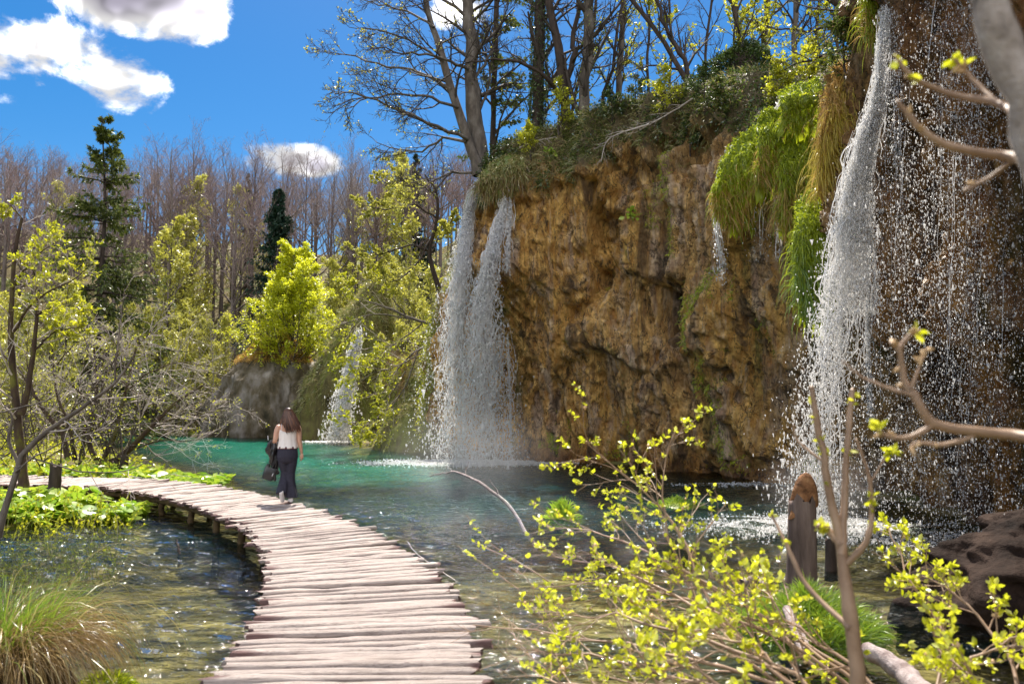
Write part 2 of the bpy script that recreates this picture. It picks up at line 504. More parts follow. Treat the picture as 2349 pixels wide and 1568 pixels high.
M['ground'] = ground_mat()


def lake_mat():
    m, W = material('lake_water')
    co = W.n('TexCoord').outputs['Object']
    w1 = W.noise(W.vm('MULTIPLY', co, (1.0, 1.9, 1)), 1.7, 2, .45, .3)
    w2 = W.noise(W.vm('MULTIPLY', co, (1.0, 1.7, 1)), 5.5, 2, .5, .4)
    w3 = W.noise(W.vm('MULTIPLY', co, (1.0, 1.5, 1)), 16, 2, .5)
    h = W.m('ADD', W.m('ADD', W.m('MULTIPLY', w1, 1.0), W.m('MULTIPLY', w2, .42)), W.m('MULTIPLY', w3, .10))
    nrm = bump(W, h, 1.0, .16)
    dep = W.attr('depth')
    nb = W.noise(co, .22, 4, .6, .3)
    deepc = W.mix(W.mr(W.m('ADD', W.attr('emerald'), W.m('MULTIPLY', W.m('SUBTRACT', nb, .5), .9)), .25, .75), (.003, .026, .026), (.006, .105, .068))
    tr = W.n('BsdfTransparent'); W.put(tr.inputs[0], (.86, .93, .86))
    df = W.n('BsdfDiffuse'); W.put(df.inputs[0], deepc)
    body = W.n('MixShader'); W.put(body.inputs[0], W.m('MULTIPLY', dep, .93)); W.put(body.inputs[1], tr.outputs[0]); W.put(body.inputs[2], df.outputs[0])
    gl = W.n('BsdfGlossy'); W.put(gl.inputs['Roughness'], .045); W.put(gl.inputs['Normal'], nrm)
    fr = W.n('Fresnel'); W.put(fr.inputs[0], 1.333); W.put(fr.inputs['Normal'], nrm)
    mx = W.n('MixShader'); W.put(mx.inputs[0], fr.outputs[0]); W.put(mx.inputs[1], body.outputs[0]); W.put(mx.inputs[2], gl.outputs[0])
    return finish(m, W, mx.outputs[0])


M['lake'] = lake_mat()


def plank_mat():
    m, W = material('weathered_plank')
    co = W.n('TexCoord').outputs['Object']; oi = W.n('ObjectInfo').outputs['Random']
    off = W.n('CombineXYZ'); W.put(off.inputs[0], W.m('MULTIPLY', oi, 91.0)); W.put(off.inputs[1], W.m('MULTIPLY', oi, 13.0))
    g = W.vm('MULTIPLY', W.vm('ADD', co, off.outputs[0]), (1.2, 30, 12))
    n1 = W.noise(g, 1.0, 7, .72, .5); n2 = W.noise(W.vm('ADD', co, off.outputs[0]), 3.0, 5, .6)
    c = W.ramp(n1, [(.28, (.09, .065, .055)), (.40, (.36, .29, .26)), (.53, (.56, .475, .435)), (.78, (.72, .64, .59))])
    c = W.mix(W.m('MULTIPLY', oi, .5), c, (.44, .355, .315))
    c = W.mix(W.m('MULTIPLY', W.mr(n2, .54, .72), .7), c, (.14, .10, .08))
    ck = W.noise(W.vm('MULTIPLY', W.vm('ADD', co, off.outputs[0]), (2.2, 9, 4)), 1.0, 3, .6, .8)
    c = W.mix(W.m('MULTIPLY', W.mr(W.m('ABSOLUTE', W.m('SUBTRACT', ck, .5)), .022, .0), .8), c, (.045, .032, .028))
    c = W.mix(W.m('MULTIPLY', W.mr(W.noise(W.n('NewGeometry').outputs['Position'], 1.3, 5, .7), .50, .68), .32), c, (.24, .19, .155))
    # cut ends are a darker purple-brown, set by face direction
    nz = W.n('SeparateXYZ'); W.put(nz.inputs[0], W.n('TexCoord').outputs['Normal'])
    c = W.mix(W.mr(W.m('ABSOLUTE', nz.outputs[0]), .5, .8), c, W.mix(n2, (.10, .055, .05), (.26, .16, .15)))
    return finish(m, W, principled(W, c, .8, .25, bump(W, n1, .8, .02)))


M['plank'] = plank_mat()
M['beam'] = noisy('beam', [(.3, (.035, .022, .012)), (.6, (.13, .085, .04)), (.8, (.22, .15, .07))], 5, bs=.6)
M['stump'] = noisy('stump_wood', [(.3, (.06, .04, .032)), (.55, (.17, .12, .10)), (.8, (.33, .26, .225))], 7, (1, 1, .14), bs=.8, bd=.02)
M['rotten'] = noisy('rotten_wood', [(.3, (.07, .03, .012)), (.55, (.26, .12, .05)), (.8, (.46, .26, .12))], 7, bs=.9, bd=.03)
M['driftwood'] = noisy('driftwood', [(.3, (.16, .11, .10)), (.6, (.40, .33, .31)), (.8, (.56, .48, .46))], 12, (1, 1, 1), bs=.6)

# ---------------------------------------------------------------- lake, ground
#     plan of the cliff foot: X, Y, height of the rim
CL = np.array([(10.5, -6, 16), (9.3, 2, 16), (8.4, 8, 16), (8.0, 11, 15.5), (7.8, 13.5, 15), (7.9, 16.5, 13.6), (8.1, 19.2, 12.6), (7.9, 22, 12.4), (6.3, 25.2, 13.0),
               (4.5, 27.6, 13.3), (2.6, 29.2, 13.4), (1.0, 30.2, 13.0), (-.4, 31.0, 12.7), (-1.5, 32.1, 12.2), (-2.1, 34.4, 9.0), (-3.6, 38, 6.6), (-6.5, 42, 5.6)], float)
LAKE = np.array([(11, -30), (9.6, 2), (8.6, 8), (8.1, 13.5), (8.3, 20), (6.6, 26), (2.8, 30), (-.6, 32.5), (-3.2, 35.5), (-4.6, 38.5), (-8.5, 46), (-12, 51), (-18, 55.5), (-24, 58.5), (-33, 61),
                 (-28, 50), (-21, 40), (-15.5, 31), (-11.6, 25.8), (-9.6, 23.4), (-8.4, 20.8), (-7.9, 18), (-7.2, 16), (-8.0, 14.6), (-11, 13.9), (-16, 13), (-19, 9), (-17, 2), (-14, -30)], float)


def seg_dist(P, poly):
    A = poly; B = np.roll(poly, -1, 0)
    best = np.full(len(P), 1e9)
    for a, b in zip(A, B):
        d = b - a; t = np.clip(((P - a) @ d) / (d @ d), 0, 1)
        best = np.minimum(best, np.linalg.norm(P - a - t[:, None] * d, axis=1))
    ins = np.zeros(len(P), bool)
    for a, b in zip(A, B):
        c = ((a[1] > P[:, 1]) != (b[1] > P[:, 1])) & (P[:, 0] < (b[0] - a[0]) * (P[:, 1] - a[1]) / (b[1] - a[1] + 1e-12) + a[0])
        ins ^= c
    return np.where(ins, -best, best)


def ground_z(x, y):
    x = np.asarray(x, float); y = np.asarray(y, float); sh = x.shape
    P = np.stack([x.ravel(), y.ravel()], 1); X, Y = P.T
    sd_ = seg_dist(P, LAKE); d = np.maximum(-sd_, 0)
    deep = sstep(11, 23, Y - .15 * np.minimum(X, 0)) * 2.0 + .15
    zl = -np.minimum(.12 + d * .22, .30 + deep) + .07 * fbm(np.stack([X * .9, Y * .9, X * 0], 1), 3, 5)
    o = np.maximum(sd_, 0)
    land = .16 * sstep(0, 1.2, o) + .10 * fbm(np.stack([X * .6, Y * .6, X * 0], 1), 3, 9) * sstep(0, 2, o)
    hill = 21.0 * sstep(58, 112, Y) + .03 * np.maximum(Y - 58, 0) * (Y < 130) - 6 * sstep(118, 190, Y)
    hill = hill + 3.0 * sstep(-26, -60, X) * sstep(30, 60, Y)
    land = land + hill * sstep(0, 9, o) * (1 + .12 * fbm(np.stack([X * .05, Y * .05, X * 0], 1), 3, 3))
    # slope behind the falls climbs to the plateau
    right = sstep(-16, -1, X) * sstep(30, 46, Y - .35 * X)
    land = land + (11.0 * sstep(0, 16, o)) * right * sstep(140, 60, Y)
    land = np.where((X > 5) & (Y < 60), np.maximum(land, 10.5 * sstep(2.5, 6, o)), land)
    z = np.where(sd_ < 0, zl, land)
    # low banks that stand out of the shallows
    for bx, by, br, bh in ((3.3, 5.6, 1.2, .12), (-4.0, 6.1, .75, .50), (5.6, 9.5, 1.3, -.08)):
        q = np.exp(-((X - bx) ** 2 + (Y - by) ** 2) / br ** 2); z = np.where(sd_ < 0, z + (bh + .35) * q * sstep(.05, .3, q), z)
    return z.reshape(sh)


def axis(a, lo, hi, b, fine, coarse):
    return np.concatenate([a, np.arange(lo, hi, fine), b])


def build_ground():
    xs = np.concatenate([-np.geomspace(600, 35, 40), np.arange(-34, 14, .2), np.geomspace(14.3, 600, 40)])
    ys = np.concatenate([-np.geomspace(400, 6, 22), np.arange(-5, 26, .2), np.arange(26, 66, .5), np.geomspace(67, 1500, 60)])
    X, Y = np.meshgrid(xs, ys, indexing='ij')
    Z = ground_z(X, Y)
    o = MB().add(np.stack([X, Y, Z], -1).reshape(-1, 3), grid_faces(len(xs), len(ys))[:, ::-1]).build('ground', M['ground'])
    tag(o, kind='structure')
    # water sheet
    xs = np.concatenate([np.arange(-60, -20, 1.5), np.arange(-20, -11, .25), np.arange(-11, 8, .06), np.arange(8, 12, .25)]); ys = np.concatenate([np.arange(-40, 3, 2.), np.arange(3, 17, .05), np.arange(17, 30, .15), np.arange(30, 64, .5)])
    X, Y = np.meshgrid(xs, ys, indexing='ij'); Z = ground_z(X, Y)
    dep = np.clip((-Z - .40) / 1.0, 0, 1) ** .8
    em = sstep(4, -7, X + .12 * (Y - 25) ) * sstep(17, 24, Y)
    wv = np.stack([X * 1.5 + .3 * Y, Y * 3.0, 0 * X], -1)
    hgt = .046 * fbm(wv, 2, 201) + .030 * (1 - 2 * np.abs(fbm(wv * 2.3 + 5, 2, 211))) * (.5 + .5 * sstep(-.4, .4, fbm(wv * .25, 2, 221)))
    hgt = hgt * sstep(60, 20, Y) * np.clip(dep * 0 + 1, 0, 1)
    w = MB().add(np.stack([X, Y, hgt], -1).reshape(-1, 3), grid_faces(len(xs), len(ys))[:, ::-1]).build('lake', M['lake'], extra={'depth': dep, 'emerald': em})
    tag(w, kind='structure')


build_ground()

# ---------------------------------------------------------------- cliff
CLIFF = {}


def build_cliff():
    ns, nv, nt = 860, 250, 46
    C = resample(CL, ns * 4)
    arc = np.concatenate([[0], np.cumsum(np.linalg.norm(np.diff(C[:, :2], axis=0), axis=1))])
    # finer where the picture looks closely
    wgt = np.interp(arc, [0, 12, 17, 20, 24, 50, arc[-1]], [.25, .35, .8, 1, 1, 1, .8]); cw = np.cumsum(wgt); cw = (cw - cw[0]) / (cw[-1] - cw[0])
    a2 = np.interp(np.linspace(0, 1, ns), cw, arc)
    C = np.stack([np.interp(a2, arc, C[:, i]) for i in range(3)], 1)
    tan = unit(np.gradient(C[:, :2], axis=0)); k = 41; pad = np.pad(tan, ((k // 2, k // 2), (0, 0)), 'edge')
    tan = unit(np.stack([np.convolve(pad[:, i], np.ones(k) / k, 'valid') for i in range(2)], 1))
    nrm = np.stack([-tan[:, 1], tan[:, 0]], 1)            # points to the lake
    top = C[:, 2][:, None]
    u = np.linspace(0, 1, nv)[None]
    z = -1.6 + (top + 1.6) * u
    uu = np.clip(z / top, 0, 1)
    s = a2[:, None] + 0 * u
    off = .55 * np.sin(math.pi * np.clip(uu * 1.15, 0, 1)) - .25
    roll = np.clip((uu - .80) / .20, 0, 1)
    off = off - roll ** 1.7 * (.5 + 1.6 * sstep(36, 26, s))
    # buttress beside the tall fall: juts out at mid height, hollow below
    ib = np.argmin(np.abs(C[:, 0] - .25) + (C[:, 1] < 25) * 99); sb = a2[ib]
    off = off + 2.1 * np.exp(-((s - sb) / 1.7) ** 2 - (np.where(z < 7.2, (z - 7.2) / .9, (z - 7.2) / 2.4)) ** 2) - .7 * np.exp(-((s - sb - .3) / 1.8) ** 2 - ((z - 4.0) / 1.9) ** 2)
    # hollow behind the tall fall
    off = off - .8 * np.exp(-((s - sb - 2.3) / 1.2) ** 2 - ((z - 5) / 4) ** 2)
    P0 = np.stack([C[:, 0][:, None] + nrm[:, 0][:, None] * off, C[:, 1][:, None] + nrm[:, 1][:, None] * off, z], -1)
    Pn = P0 + 0
    q = np.stack([s * 1.0, s * 0, z], -1)
    fade = (1 - .55 * roll) * np.clip((z + 1.6) / 1.2, .2, 1)
    d = 1.7 * fbm(q * np.array([.24, 1, .17]) + 3, 3, 11)
    warp = .5 * fbm(q * np.array([.5, 1, .35]), 3, 71)
    flow = q + np.stack([warp, 0 * warp, 0 * warp], -1)
    # hanging drapery: vertical ribs that swell and break off
    rib = 1 - np.abs(fbm(flow * np.array([.85, 1, .11]), 4, 21)) * 2.2
    d = d + .58 * rib * (.4 + .6 * sstep(-.5, .6, fbm(q * .3, 2, 33)))
    lob = fbm(flow * np.array([.9, 1, .30]) + 9, 4, 27)
    d = d + .30 * np.where(lob > 0, lob ** .8, -np.abs(lob) ** 1.0 * 1.2) if False else d + .50 * lob
    # drapery tiers: each swells downwards and breaks off in an overhang
    for per, am, sd0 in ((3.4, .42, 101), (1.5, .17, 111)):
        t_ = (z + 1.5 * fbm(q * np.array([.35, 1, .12]), 3, sd0) + .5 * fbm(q * np.array([1.4, 1, .3]), 3, sd0 + 3)) / per; fr = t_ - np.floor(t_)
        msk = sstep(-.25, .35, vnoise(np.stack([s * .45, np.floor(t_) * 3.7, 0 * s], -1), sd0 + 7))
        d = d + am * msk * (1 - fr) ** 1.4 * np.clip(fr / .06, 0, 1)
    rid = 1 - np.abs(fbm(flow * np.array([2.4, 1, .38]) + 3, 4, 121, .6)) * 2; d = d + .16 * rid
    # caves and pits
    cav = fbm(flow * np.array([.8, 1, .38]) + 40, 4, 41)
    d = d - 1.25 * sstep(.15, .50, cav)
    pit = fbm(flow * np.array([2.4, 1, 1.3]) + 5, 4, 47); d = d - .28 * sstep(.12, .5, pit)
    d = d + .16 * fbm(q * np.array([4.8, 1, 3.2]), 4, 51, .65) + .085 * (1 - 2 * np.abs(fbm(q * 9, 3, 57, .6)))
    d = (d - .25) * fade
    Pn[..., 0] += nrm[:, 0][:, None] * d; Pn[..., 1] += nrm[:, 1][:, None] * d
    Pn[..., 2] += (.10 * fbm(q * 1.2 + 70, 3, 61)) * fade
    # plateau rows
    back = np.concatenate([np.linspace(.12, 3, 26), np.geomspace(3.3, 30, nt - 26)])[None]
    o2 = off[:, -1:] + d[:, -1:] - back
    zt = top + .55 * (1 - np.exp(-back / 1.6)) + .35 * fbm(np.stack(np.broadcast_arrays(s[:, :1] * .5 + 0 * back, back * .5 + 0 * s[:, :1], 0 * back + 0 * s[:, :1]), -1), 3, 81) * (1 - np.exp(-back)) + .04 * back
    Pt = np.stack([C[:, 0][:, None] + nrm[:, 0][:, None] * o2, C[:, 1][:, None] + nrm[:, 1][:, None] * o2, zt + (Pn[:, -1:, 2] - top) * np.exp(-back)], -1)
    Pa = np.concatenate([Pn, Pt], 1)
    nvt = Pa.shape[1]
    veg = np.concatenate([sstep(.74, .9, uu + .10 * fbm(q * .8, 3, 91)), np.ones((ns, nt))], 1)
    wet = np.concatenate([np.maximum(sstep(24.5, 20, s), .55 * np.exp(-((s - sb - 2.4) / 1.0) ** 2)) + 0 * uu, np.zeros((ns, nt))], 1)
    wet = np.maximum(wet, np.concatenate([sstep(.9, .1, z), np.zeros((ns, nt))], 1))
    mb = MB(); mb.add(Pa.reshape(-1, 3), grid_faces(ns, nvt))
    o = mb.build('cliff', M['rock'], extra={'veg': veg, 'wet': wet})
    tag(o, kind='structure')
    gu = np.gradient(Pa, axis=0); gv = np.gradient(Pa, axis=1); nn = unit(np.cross(gu, gv))
    if nn[ns // 2, nv // 2, 1] > 0: nn = -nn
    CLIFF.update(P=Pa, N=nn, veg=veg, nv=nv, s=a2, sb=sb, pr=project(Pa))


build_cliff()


def cliff_at(x, y, tol=7):
    """front-most point of the cliff seen at survey coordinates"""
    px, py, d = CLIFF['pr']
    m = (np.abs(px - x) < tol) & (np.abs(py - y) < tol) & (CLIFF['P'][..., 1] > 6)
    if not m.any(): return cliff_at(x, y, tol * 2) if tol < 200 else None
    dd = np.where(m, d, 1e9); i = np.unravel_index(dd.argmin(), dd.shape)
    return CLIFF['P'][i], CLIFF['N'][i], d[i]


# ---------------------------------------------------------------- boardwalk
DECK = .42
WL = np.array([(-2.05, .0), (-1.95, 2.6), (-1.92, 5.0), (-2.15, 6.9), (-2.6, 8.6), (-3.2, 10.2), (-3.95, 11.7), (-5.15, 13.5), (-6.5, 15.2), (-8.1, 16.7), (-9.8, 17.6), (-12.5, 18.2), (-16, 18.6), (-21, 19)])
WR = np.array([(-.38, .0), (-.27, 2.6), (-.22, 5.0), (-.47, 7.25), (-1.07, 9.2), (-1.9, 11.1), (-2.85, 12.8), (-4.2, 14.8), (-5.6, 16.6), (-7.4, 18.3), (-9.4, 19.35), (-12.3, 19.95), (-15.9, 20.3), (-21, 20.7)])


def build_boardwalk():
    rg = np.random.default_rng(3)
    root = empty('boardwalk', (-1.1, 5, 0))
    tag(root, 'curving grey wooden boardwalk of split logs crossing the clear lake', 'boardwalk')
    L, Rr = resample(WL, 3000), resample(WR, 3000)
    mid = (L + Rr) / 2
    arc = np.concatenate([[0], np.cumsum(np.linalg.norm(np.diff(mid, axis=0), axis=1))])
    protos = []
    for v in range(14):
        nx, ns_ = 7, 8
        th = np.linspace(0, 2 * math.pi, ns_, endpoint=False) + .2
        cs = np.stack([np.cos(th) * .5, np.sin(th) * .5], 1)
        cs = np.sign(cs) * np.abs(cs) ** .42 * np.array([1, 1]) ; cs *= .5 / np.abs(cs).max(0)
        x = np.linspace(-.5, .5, nx); V = []
        for j, xx in enumerate(x):
            w = 1 + .11 * rg.normal(); yo = .075 * rg.normal(); zo = .07 * rg.normal()
            c = cs * np.array([w, 1 + .08 * rg.normal()])
            c = c + .035 * rg.normal(size=c.shape)
            if j in (0, nx - 1): c = c * .9
            V.append(np.stack([np.full(ns_, xx) + (.012 * rg.normal(size=ns_) if j in (0, nx - 1) else 0), c[:, 0] + yo, c[:, 1] + zo], 1))
        V = np.concatenate(V)
        mb = MB().add(V, grid_faces(nx, ns_, True)[:, ::-1])
        mb.add(V[:ns_], [[0, 1, 2, 3], [0, 3, 4, 7], [4, 5, 6, 7]]); mb.add(V[-ns_:], [[3, 2, 1, 0], [7, 4, 3, 0], [7, 6, 5, 4]])
        me = mb.mesh('plank', smooth=True); me.materials.append(M['plank']); protos.append(me)
    a, i = 1.6, 0
    while a < arc[-1] - .2 and i < 296:
        w = rg.uniform(.062, .112) if a < 14 else rg.uniform(.085, .13)
        if a > 21: w = rg.uniform(.13, .18)
        j = int(np.searchsorted(arc, a + w / 2)); l, r = L[j], Rr[j]
        d = r - l; ln = np.linalg.norm(d); c = (l + r) / 2
        e = rg.normal(size=2) * .036
        if rg.random() < .10: e[1] += rg.uniform(.08, .2)
        if rg.random() < .06: e[0] += rg.uniform(.08, .18)
        ln2 = ln + e[0] + e[1]; c = c + d / ln * (e[1] - e[0]) / 2
        o = bpy.data.objects.new('plank', protos[rg.integers(14)]); link(o, root)
        th_ = rg.uniform(.045, .07)
        o.location = (c[0] + 1.1, c[1] - 5, DECK - th_ / 2 + rg.normal() * .010)
        o.rotation_euler = (rg.normal() * .07, rg.normal() * .010, math.atan2(d[1], d[0]) + rg.normal() * .013)
        o.scale = (ln2 * (1 if rg.random() < .5 else -1), (w * .95), th_)
        a += w + rg.uniform(-.004, .006); i += 1
    for f in (.14, .86):                                    # bearers below the planks
        P = L * (1 - f) + Rr * f
        pts = np.stack([P[::60, 0] + 1.1, P[::60, 1] - 5, np.full(len(P[::60]), DECK - .155)], 1)
        for q in range(0, len(pts) - 7, 7):
            seg = resample(pts[q:q + 8] + np.array([0, 0, rg.normal() * .006]), 8)[None]
            mb = MB(); tubes(mb, seg, np.full((1, 8), .065), 7); mb.build('beam', M['beam'], root)
    for q, t in enumerate(np.arange(.02, .75, .052)):
        j = int(t * 2999)
        for f in (.16, .84):
            p = L[j] * (1 - f) + Rr[j] * f
            zb = float(ground_z(np.array([p[0]]), np.array([p[1]]))[0]) - .15
            mb = MB(); k = 5; zz = np.linspace(zb, DECK - .16, k)
            tubes(mb, np.stack([np.full(k, p[0] + 1.1) + .015 * rg.normal(size=k), np.full(k, p[1] - 5), zz], 1)[None], np.full((1, k), .06), 7)
            mb.build('post', M['beam'], root)


build_boardwalk()


# ---------------------------------------------------------------- rock outcrops
def outcrop(name, label, loc, rad, mat, seed, cat='rock', peak=(0, 0), sharp=1.0, nu=150, nv=90, amp=.3, mossmat=None):
    """rounded rock mass standing on the lake bed; loc is its foot, rad its half sizes"""
    th = np.linspace(0, 2 * math.pi, nu, endpoint=False)[:, None]; v = np.linspace(0, 1, nv)[None]
    prof = (1 - v ** (1.3 * sharp)) ** .62
    x = np.cos(th) * prof * rad[0] + peak[0] * v ** 1.2; y = np.sin(th) * prof * rad[1] + peak[1] * v ** 1.2; z = v * rad[2] + 0 * th
    P = np.stack([x, y, z], -1); q = P + np.array(loc)
    sc_ = max(rad[:2])
    n = fbm(q * 1.2 / sc_ * 2, 3, seed) * amp * sc_ * .5 + .16 * sc_ * amp * fbm(q * np.array([1.6, 1.6, .5]), 4, seed + 5) * 2 + .05 * fbm(q * 5, 3, seed + 9)
    o_ = np.stack([np.cos(th) + 0 * v, np.sin(th) + 0 * v, .25 + 0 * th + 0 * v], -1)
    P = P + o_ * (n * (1 - v ** 6))[..., None]
    mb = MB(); mb.add(P.reshape(-1, 3), grid_faces(nu, nv))
    F = np.stack([np.full(nv - 1, nu - 1) * nv + np.arange(nv - 1), np.full(nv - 1, nu - 1) * nv + np.arange(1, nv), np.arange(1, nv), np.arange(nv - 1)], 1)
    mb2 = MB(); mb2.add(P.reshape(-1, 3), np.concatenate([grid_faces(nu, nv), F])[:, ::-1])
    o = mb2.build(name, mat); o.location = loc
    if label: tag(o, label, cat)
    return P + np.array(loc)


OUT1 = outcrop('rock_outcrop', 'dark grey mossy rock dome at the far shore beneath the bright green tree', (-18.2, 57, -.8), (4.0, 3.2, 8.0), M['outcrop'], 3, peak=(1.4, .6), sharp=1.5)
OUT1b = outcrop('rock_outcrop', 'low brown earth saddle carrying the bright green beech between two rocks', (-14.6, 58, -.8), (3.4, 3, 6.2), M['outcrop'], 13, sharp=2.0)
OUT2 = outcrop('rock_outcrop', 'tall mossy tufa cone rising at the far shore beside the small cascade', (-11.3, 53.5, -.8), (3.9, 3.4, 11.6), M['outcrop_moss'], 23, peak=(2.0, 1.0), sharp=.9)
OUT3 = outcrop('rock_outcrop', 'grassy buttress between the small cascade and the tall white fall', (-4.0, 39.5, -.8), (3.0, 3.0, 7.2), M['outcrop_moss'], 33, peak=(1.8, 1.2), sharp=1.0)
OUT4 = outcrop('boulder', 'wet dark brown boulder at the water edge under the spraying fall', tuple(G(2290, 1400, 0) + np.array([.35, .3, -.3])), (1.25, .9, 1.35), M['boulder'], 43, 'boulder', peak=(.5, .1), sharp=1.2, amp=1.0)


# ---------------------------------------------------------------- trees
def copy_tree(root, loc, rz, scale, label=None):
    r = root.copy(); link(r); r.location = loc; r.rotation_euler = (0, 0, rz); r.scale = scale
    if label: r['label'] = label
    for ch in root.children:
        c = ch.copy(); link(c, r)
    return r


def gz(x, y): return float(ground_z(np.array([x]), np.array([y]))[0])


def local(P, base): return np.asarray(P, float) - np.asarray(base, float)


def bare_proto(name, H, seed, mats=('bark_far', 'twig_far'), first=.38, lean=.02, n1=22, n2=9, n3=9, ang1=(28, 52), leaf=None, nleaf=0, lsize=.1, r=.012, lenf=.34, trop=.10, upright=True):
    rg = np.random.default_rng(seed); k = 10
    t = np.linspace(0, 1, k)
    tr = np.stack([np.cumsum(rg.normal(size=k)) * lean * H * .25 * t, np.cumsum(rg.normal(size=k)) * lean * H * .25 * t, t * H], 1)[None]
    rr = (H * r * (1 - t) ** .8 + .012)[None]
    P1, R1 = grow(tr, rr, n1, first, .99, ang1, lenf, 6, trop, .10, .55, .25, .6, rg)
    P2, R2 = grow(P1, R1, n2, .2, 1, (25, 55), .42, 4, trop * .7, .14, .5, .3, .5, rg, rmin=.008)
    P3, R3 = grow(P2, R2, n3, .15, 1, (20, 50), .45, 3, trop * .6, .16, .55, .4, .4, rg, rmin=.006)
    root = empty(name)
    mb = MB(); tubes(mb, tr, rr, 7); tubes(mb, P1, R1, 4); mb.build('trunk', M[mats[0]], root)
    mb = MB(); tubes(mb, P2, R2, 3); tubes(mb, P3, R3, 3)
    mb.build('crown', M[mats[1]], root)
    if leaf:
        mb = MB(); c, d = along(np.concatenate([P3[:, [0, -1]], ]), nleaf, rg); leaves(mb, c, lsize, rg, dirs=d); mb.build('foliage', M[leaf], root)
    return root


def forest():
    rg = np.random.default_rng(11)
    protos = [bare_proto('beech_tree', 22, 100 + i, n1=20 + 2 * i, ang1=((28, 52), (22, 42), (35, 62), (26, 48))[i]) for i in range(4)]
    protos += [bare_proto('beech_tree', 22, 140, n1=16, n2=11, ang1=(40, 70), first=.3, lenf=.42), bare_proto('beech_tree', 22, 141, n1=26, first=.5, lenf=.26, ang1=(25, 45))]
    spots = []
    tries = 0
    while len(spots) < 185 and tries < 9000:
        tries += 1
        Y = 68 + 48 * rg.random() ** .8; px = rg.uniform(-120, 470); X = (px - 512) / FPX * Y
        if seg_dist(np.array([[X, Y]]), LAKE)[0] < 5: continue
        if any((X - a) ** 2 + (Y - b) ** 2 < (1.6 + .012 * Y) ** 2 for a, b in spots): continue
        spots.append((X, Y))
    for i, (X, Y) in enumerate(sorted(spots, key=lambda q: q[1])):
        p = protos[i % 6]; h = rg.uniform(.85, 1.10); wx = rg.uniform(.75, 1.3)
        z = gz(X, Y)
        # crowns end a little above or below the common canopy line
        topz = CAMZ + (405 - rg.normal(168, 13)) / FPX * Y
        h = np.clip((topz - z) / 22, .5, 1.2)
        args = ((X, Y, z - .1), rg.uniform(0, 6.28), (wx * h, wx * h, h))
        if i < 6:
            p.location, p.rotation_euler, p.scale = args[0], (0, 0, args[1]), args[2]; o = p
        else: o = copy_tree(p, *args)
        tag(o, 'bare purple-brown beech in the leafless wood on the far hillside', 'tree', 'bare beeches of the far hillside wood')
    # one crown stands clear above the others
    hh = (CAMZ + 265 / FPX * 78 - gz(-34.4, 78)) / 22
    o = copy_tree(protos[2], (-34.4, 78, gz(-34.4, 78)), 1.0, (1.1 * hh, 1.1 * hh, hh), 'tallest bare tree with a fan crown above the far wood, beside the spruce')
    del o['group']


def top_h(py, X, Y): return CAMZ + (405 - py) / FPX * Y - gz(X, Y)


def conifer(name, H, seed, loc, label, mat='needle', width=.2, first=.1, droop=-.06, n=46, sparse=False, cluster=9, bark='bark_dark', nl=.13):
    rg = np.random.default_rng(seed); k = 8; t = np.linspace(0, 1, k)
    tr = np.stack([.01 * H * rg.normal(size=k) * t, .01 * H * rg.normal(size=k) * t, t * H], 1)[None]; rr = (H * .013 * (1 - t) + .02)[None]
    # whorled boughs
    u = np.sort(first + (1 - first) * rg.random(n * 3) ** 1.1)
    az = rg.uniform(0, 6.28, len(u)); L = H * width * ((1 - u) ** .8 * 1.0 + .03) * rg.uniform(.55, 1.2, len(u))
    up = np.interp(u, [0, .6, 1], [-.10, .15, .8])
    d0 = np.stack([np.cos(az), np.sin(az), up], 1); b = np.stack([0 * u, 0 * u, u * H], 1)
    pts = [b]; d = unit(d0)
    for j in range(6):
        d = unit(d + np.array([0, 0, droop * (1.6 - .55 * j)]) + .05 * rg.normal(size=d.shape)); pts.append(pts[-1] + d * (L / 6)[:, None])
    P1 = np.stack(pts, 1); R1 = np.maximum(.012, .02 * L)[:, None] * np.linspace(1, .25, 7)[None]
    P2, R2 = grow(P1, R1, cluster, .15, 1, (40, 70), .26, 4, -.12, .1, .5, .4, .5, rg, rmin=.006)
    root = empty(name, loc); tag(root, label, 'tree')
    mb = MB(); tubes(mb, tr, rr, 7); tubes(mb, P1, R1, 4); mb.build('trunk', M[bark], root)
    mb = MB()
    nn = (3600 if sparse else 8200)
    c, dd = along(P1, nn, rg, .25); leaves(mb, c, nl * H / 12, rg, up=.8, dirs=dd + np.array([0, 0, -.5]), thin=.5)
    c, dd = along(P2, nn * 3, rg, .05); leaves(mb, c, nl * H / 12, rg, up=.6, dirs=dd + np.array([0, 0, -.55]), thin=.5)
    tubes(mb, P2, R2, 3)
    mb.build('crown', M[mat], root)
    return root


forest()
conifer('spruce_tree', 19.5, 5, (-24.8, 47.5, .2), 'tall sparse spruce with drooping boughs, highest tree left of the lake', width=.30, first=.06, droop=-.10, sparse=False, n=64, nl=.15, cluster=14)
conifer('fir_tree', top_h(187, -20.6, 69), 6, (-20.6, 69, gz(-20.6, 69)), 'dense blue-green fir behind the bright yellow-green beech', 'needle_fir', width=.24, first=.02, droop=-.02, n=80, cluster=9, nl=.20)
conifer('spruce_tree', top_h(150, -9.6, 78), 8, (-9.6, 78, gz(-9.6, 78)), 'dark spruce rising behind yellow bushes near the cliff end', 'needle_fir', width=.19, first=.1, n=56, nl=.17)
conifer('spruce_tree', top_h(170, -30.4, 90), 9, (-30.4, 90, gz(-30.4, 90)), 'narrow dark spruce among the bare trunks of the far wood', 'needle_fir', width=.15, first=.35, n=40, nl=.14)
conifer('spruce_tree', 9.5, 10, (-19.2, 60.5, gz(-19.2, 60.5)), 'thin yellow-green young spruce between the fir and the lake', 'leaf_understory', width=.20, first=.45, n=22, sparse=True, nl=.16)


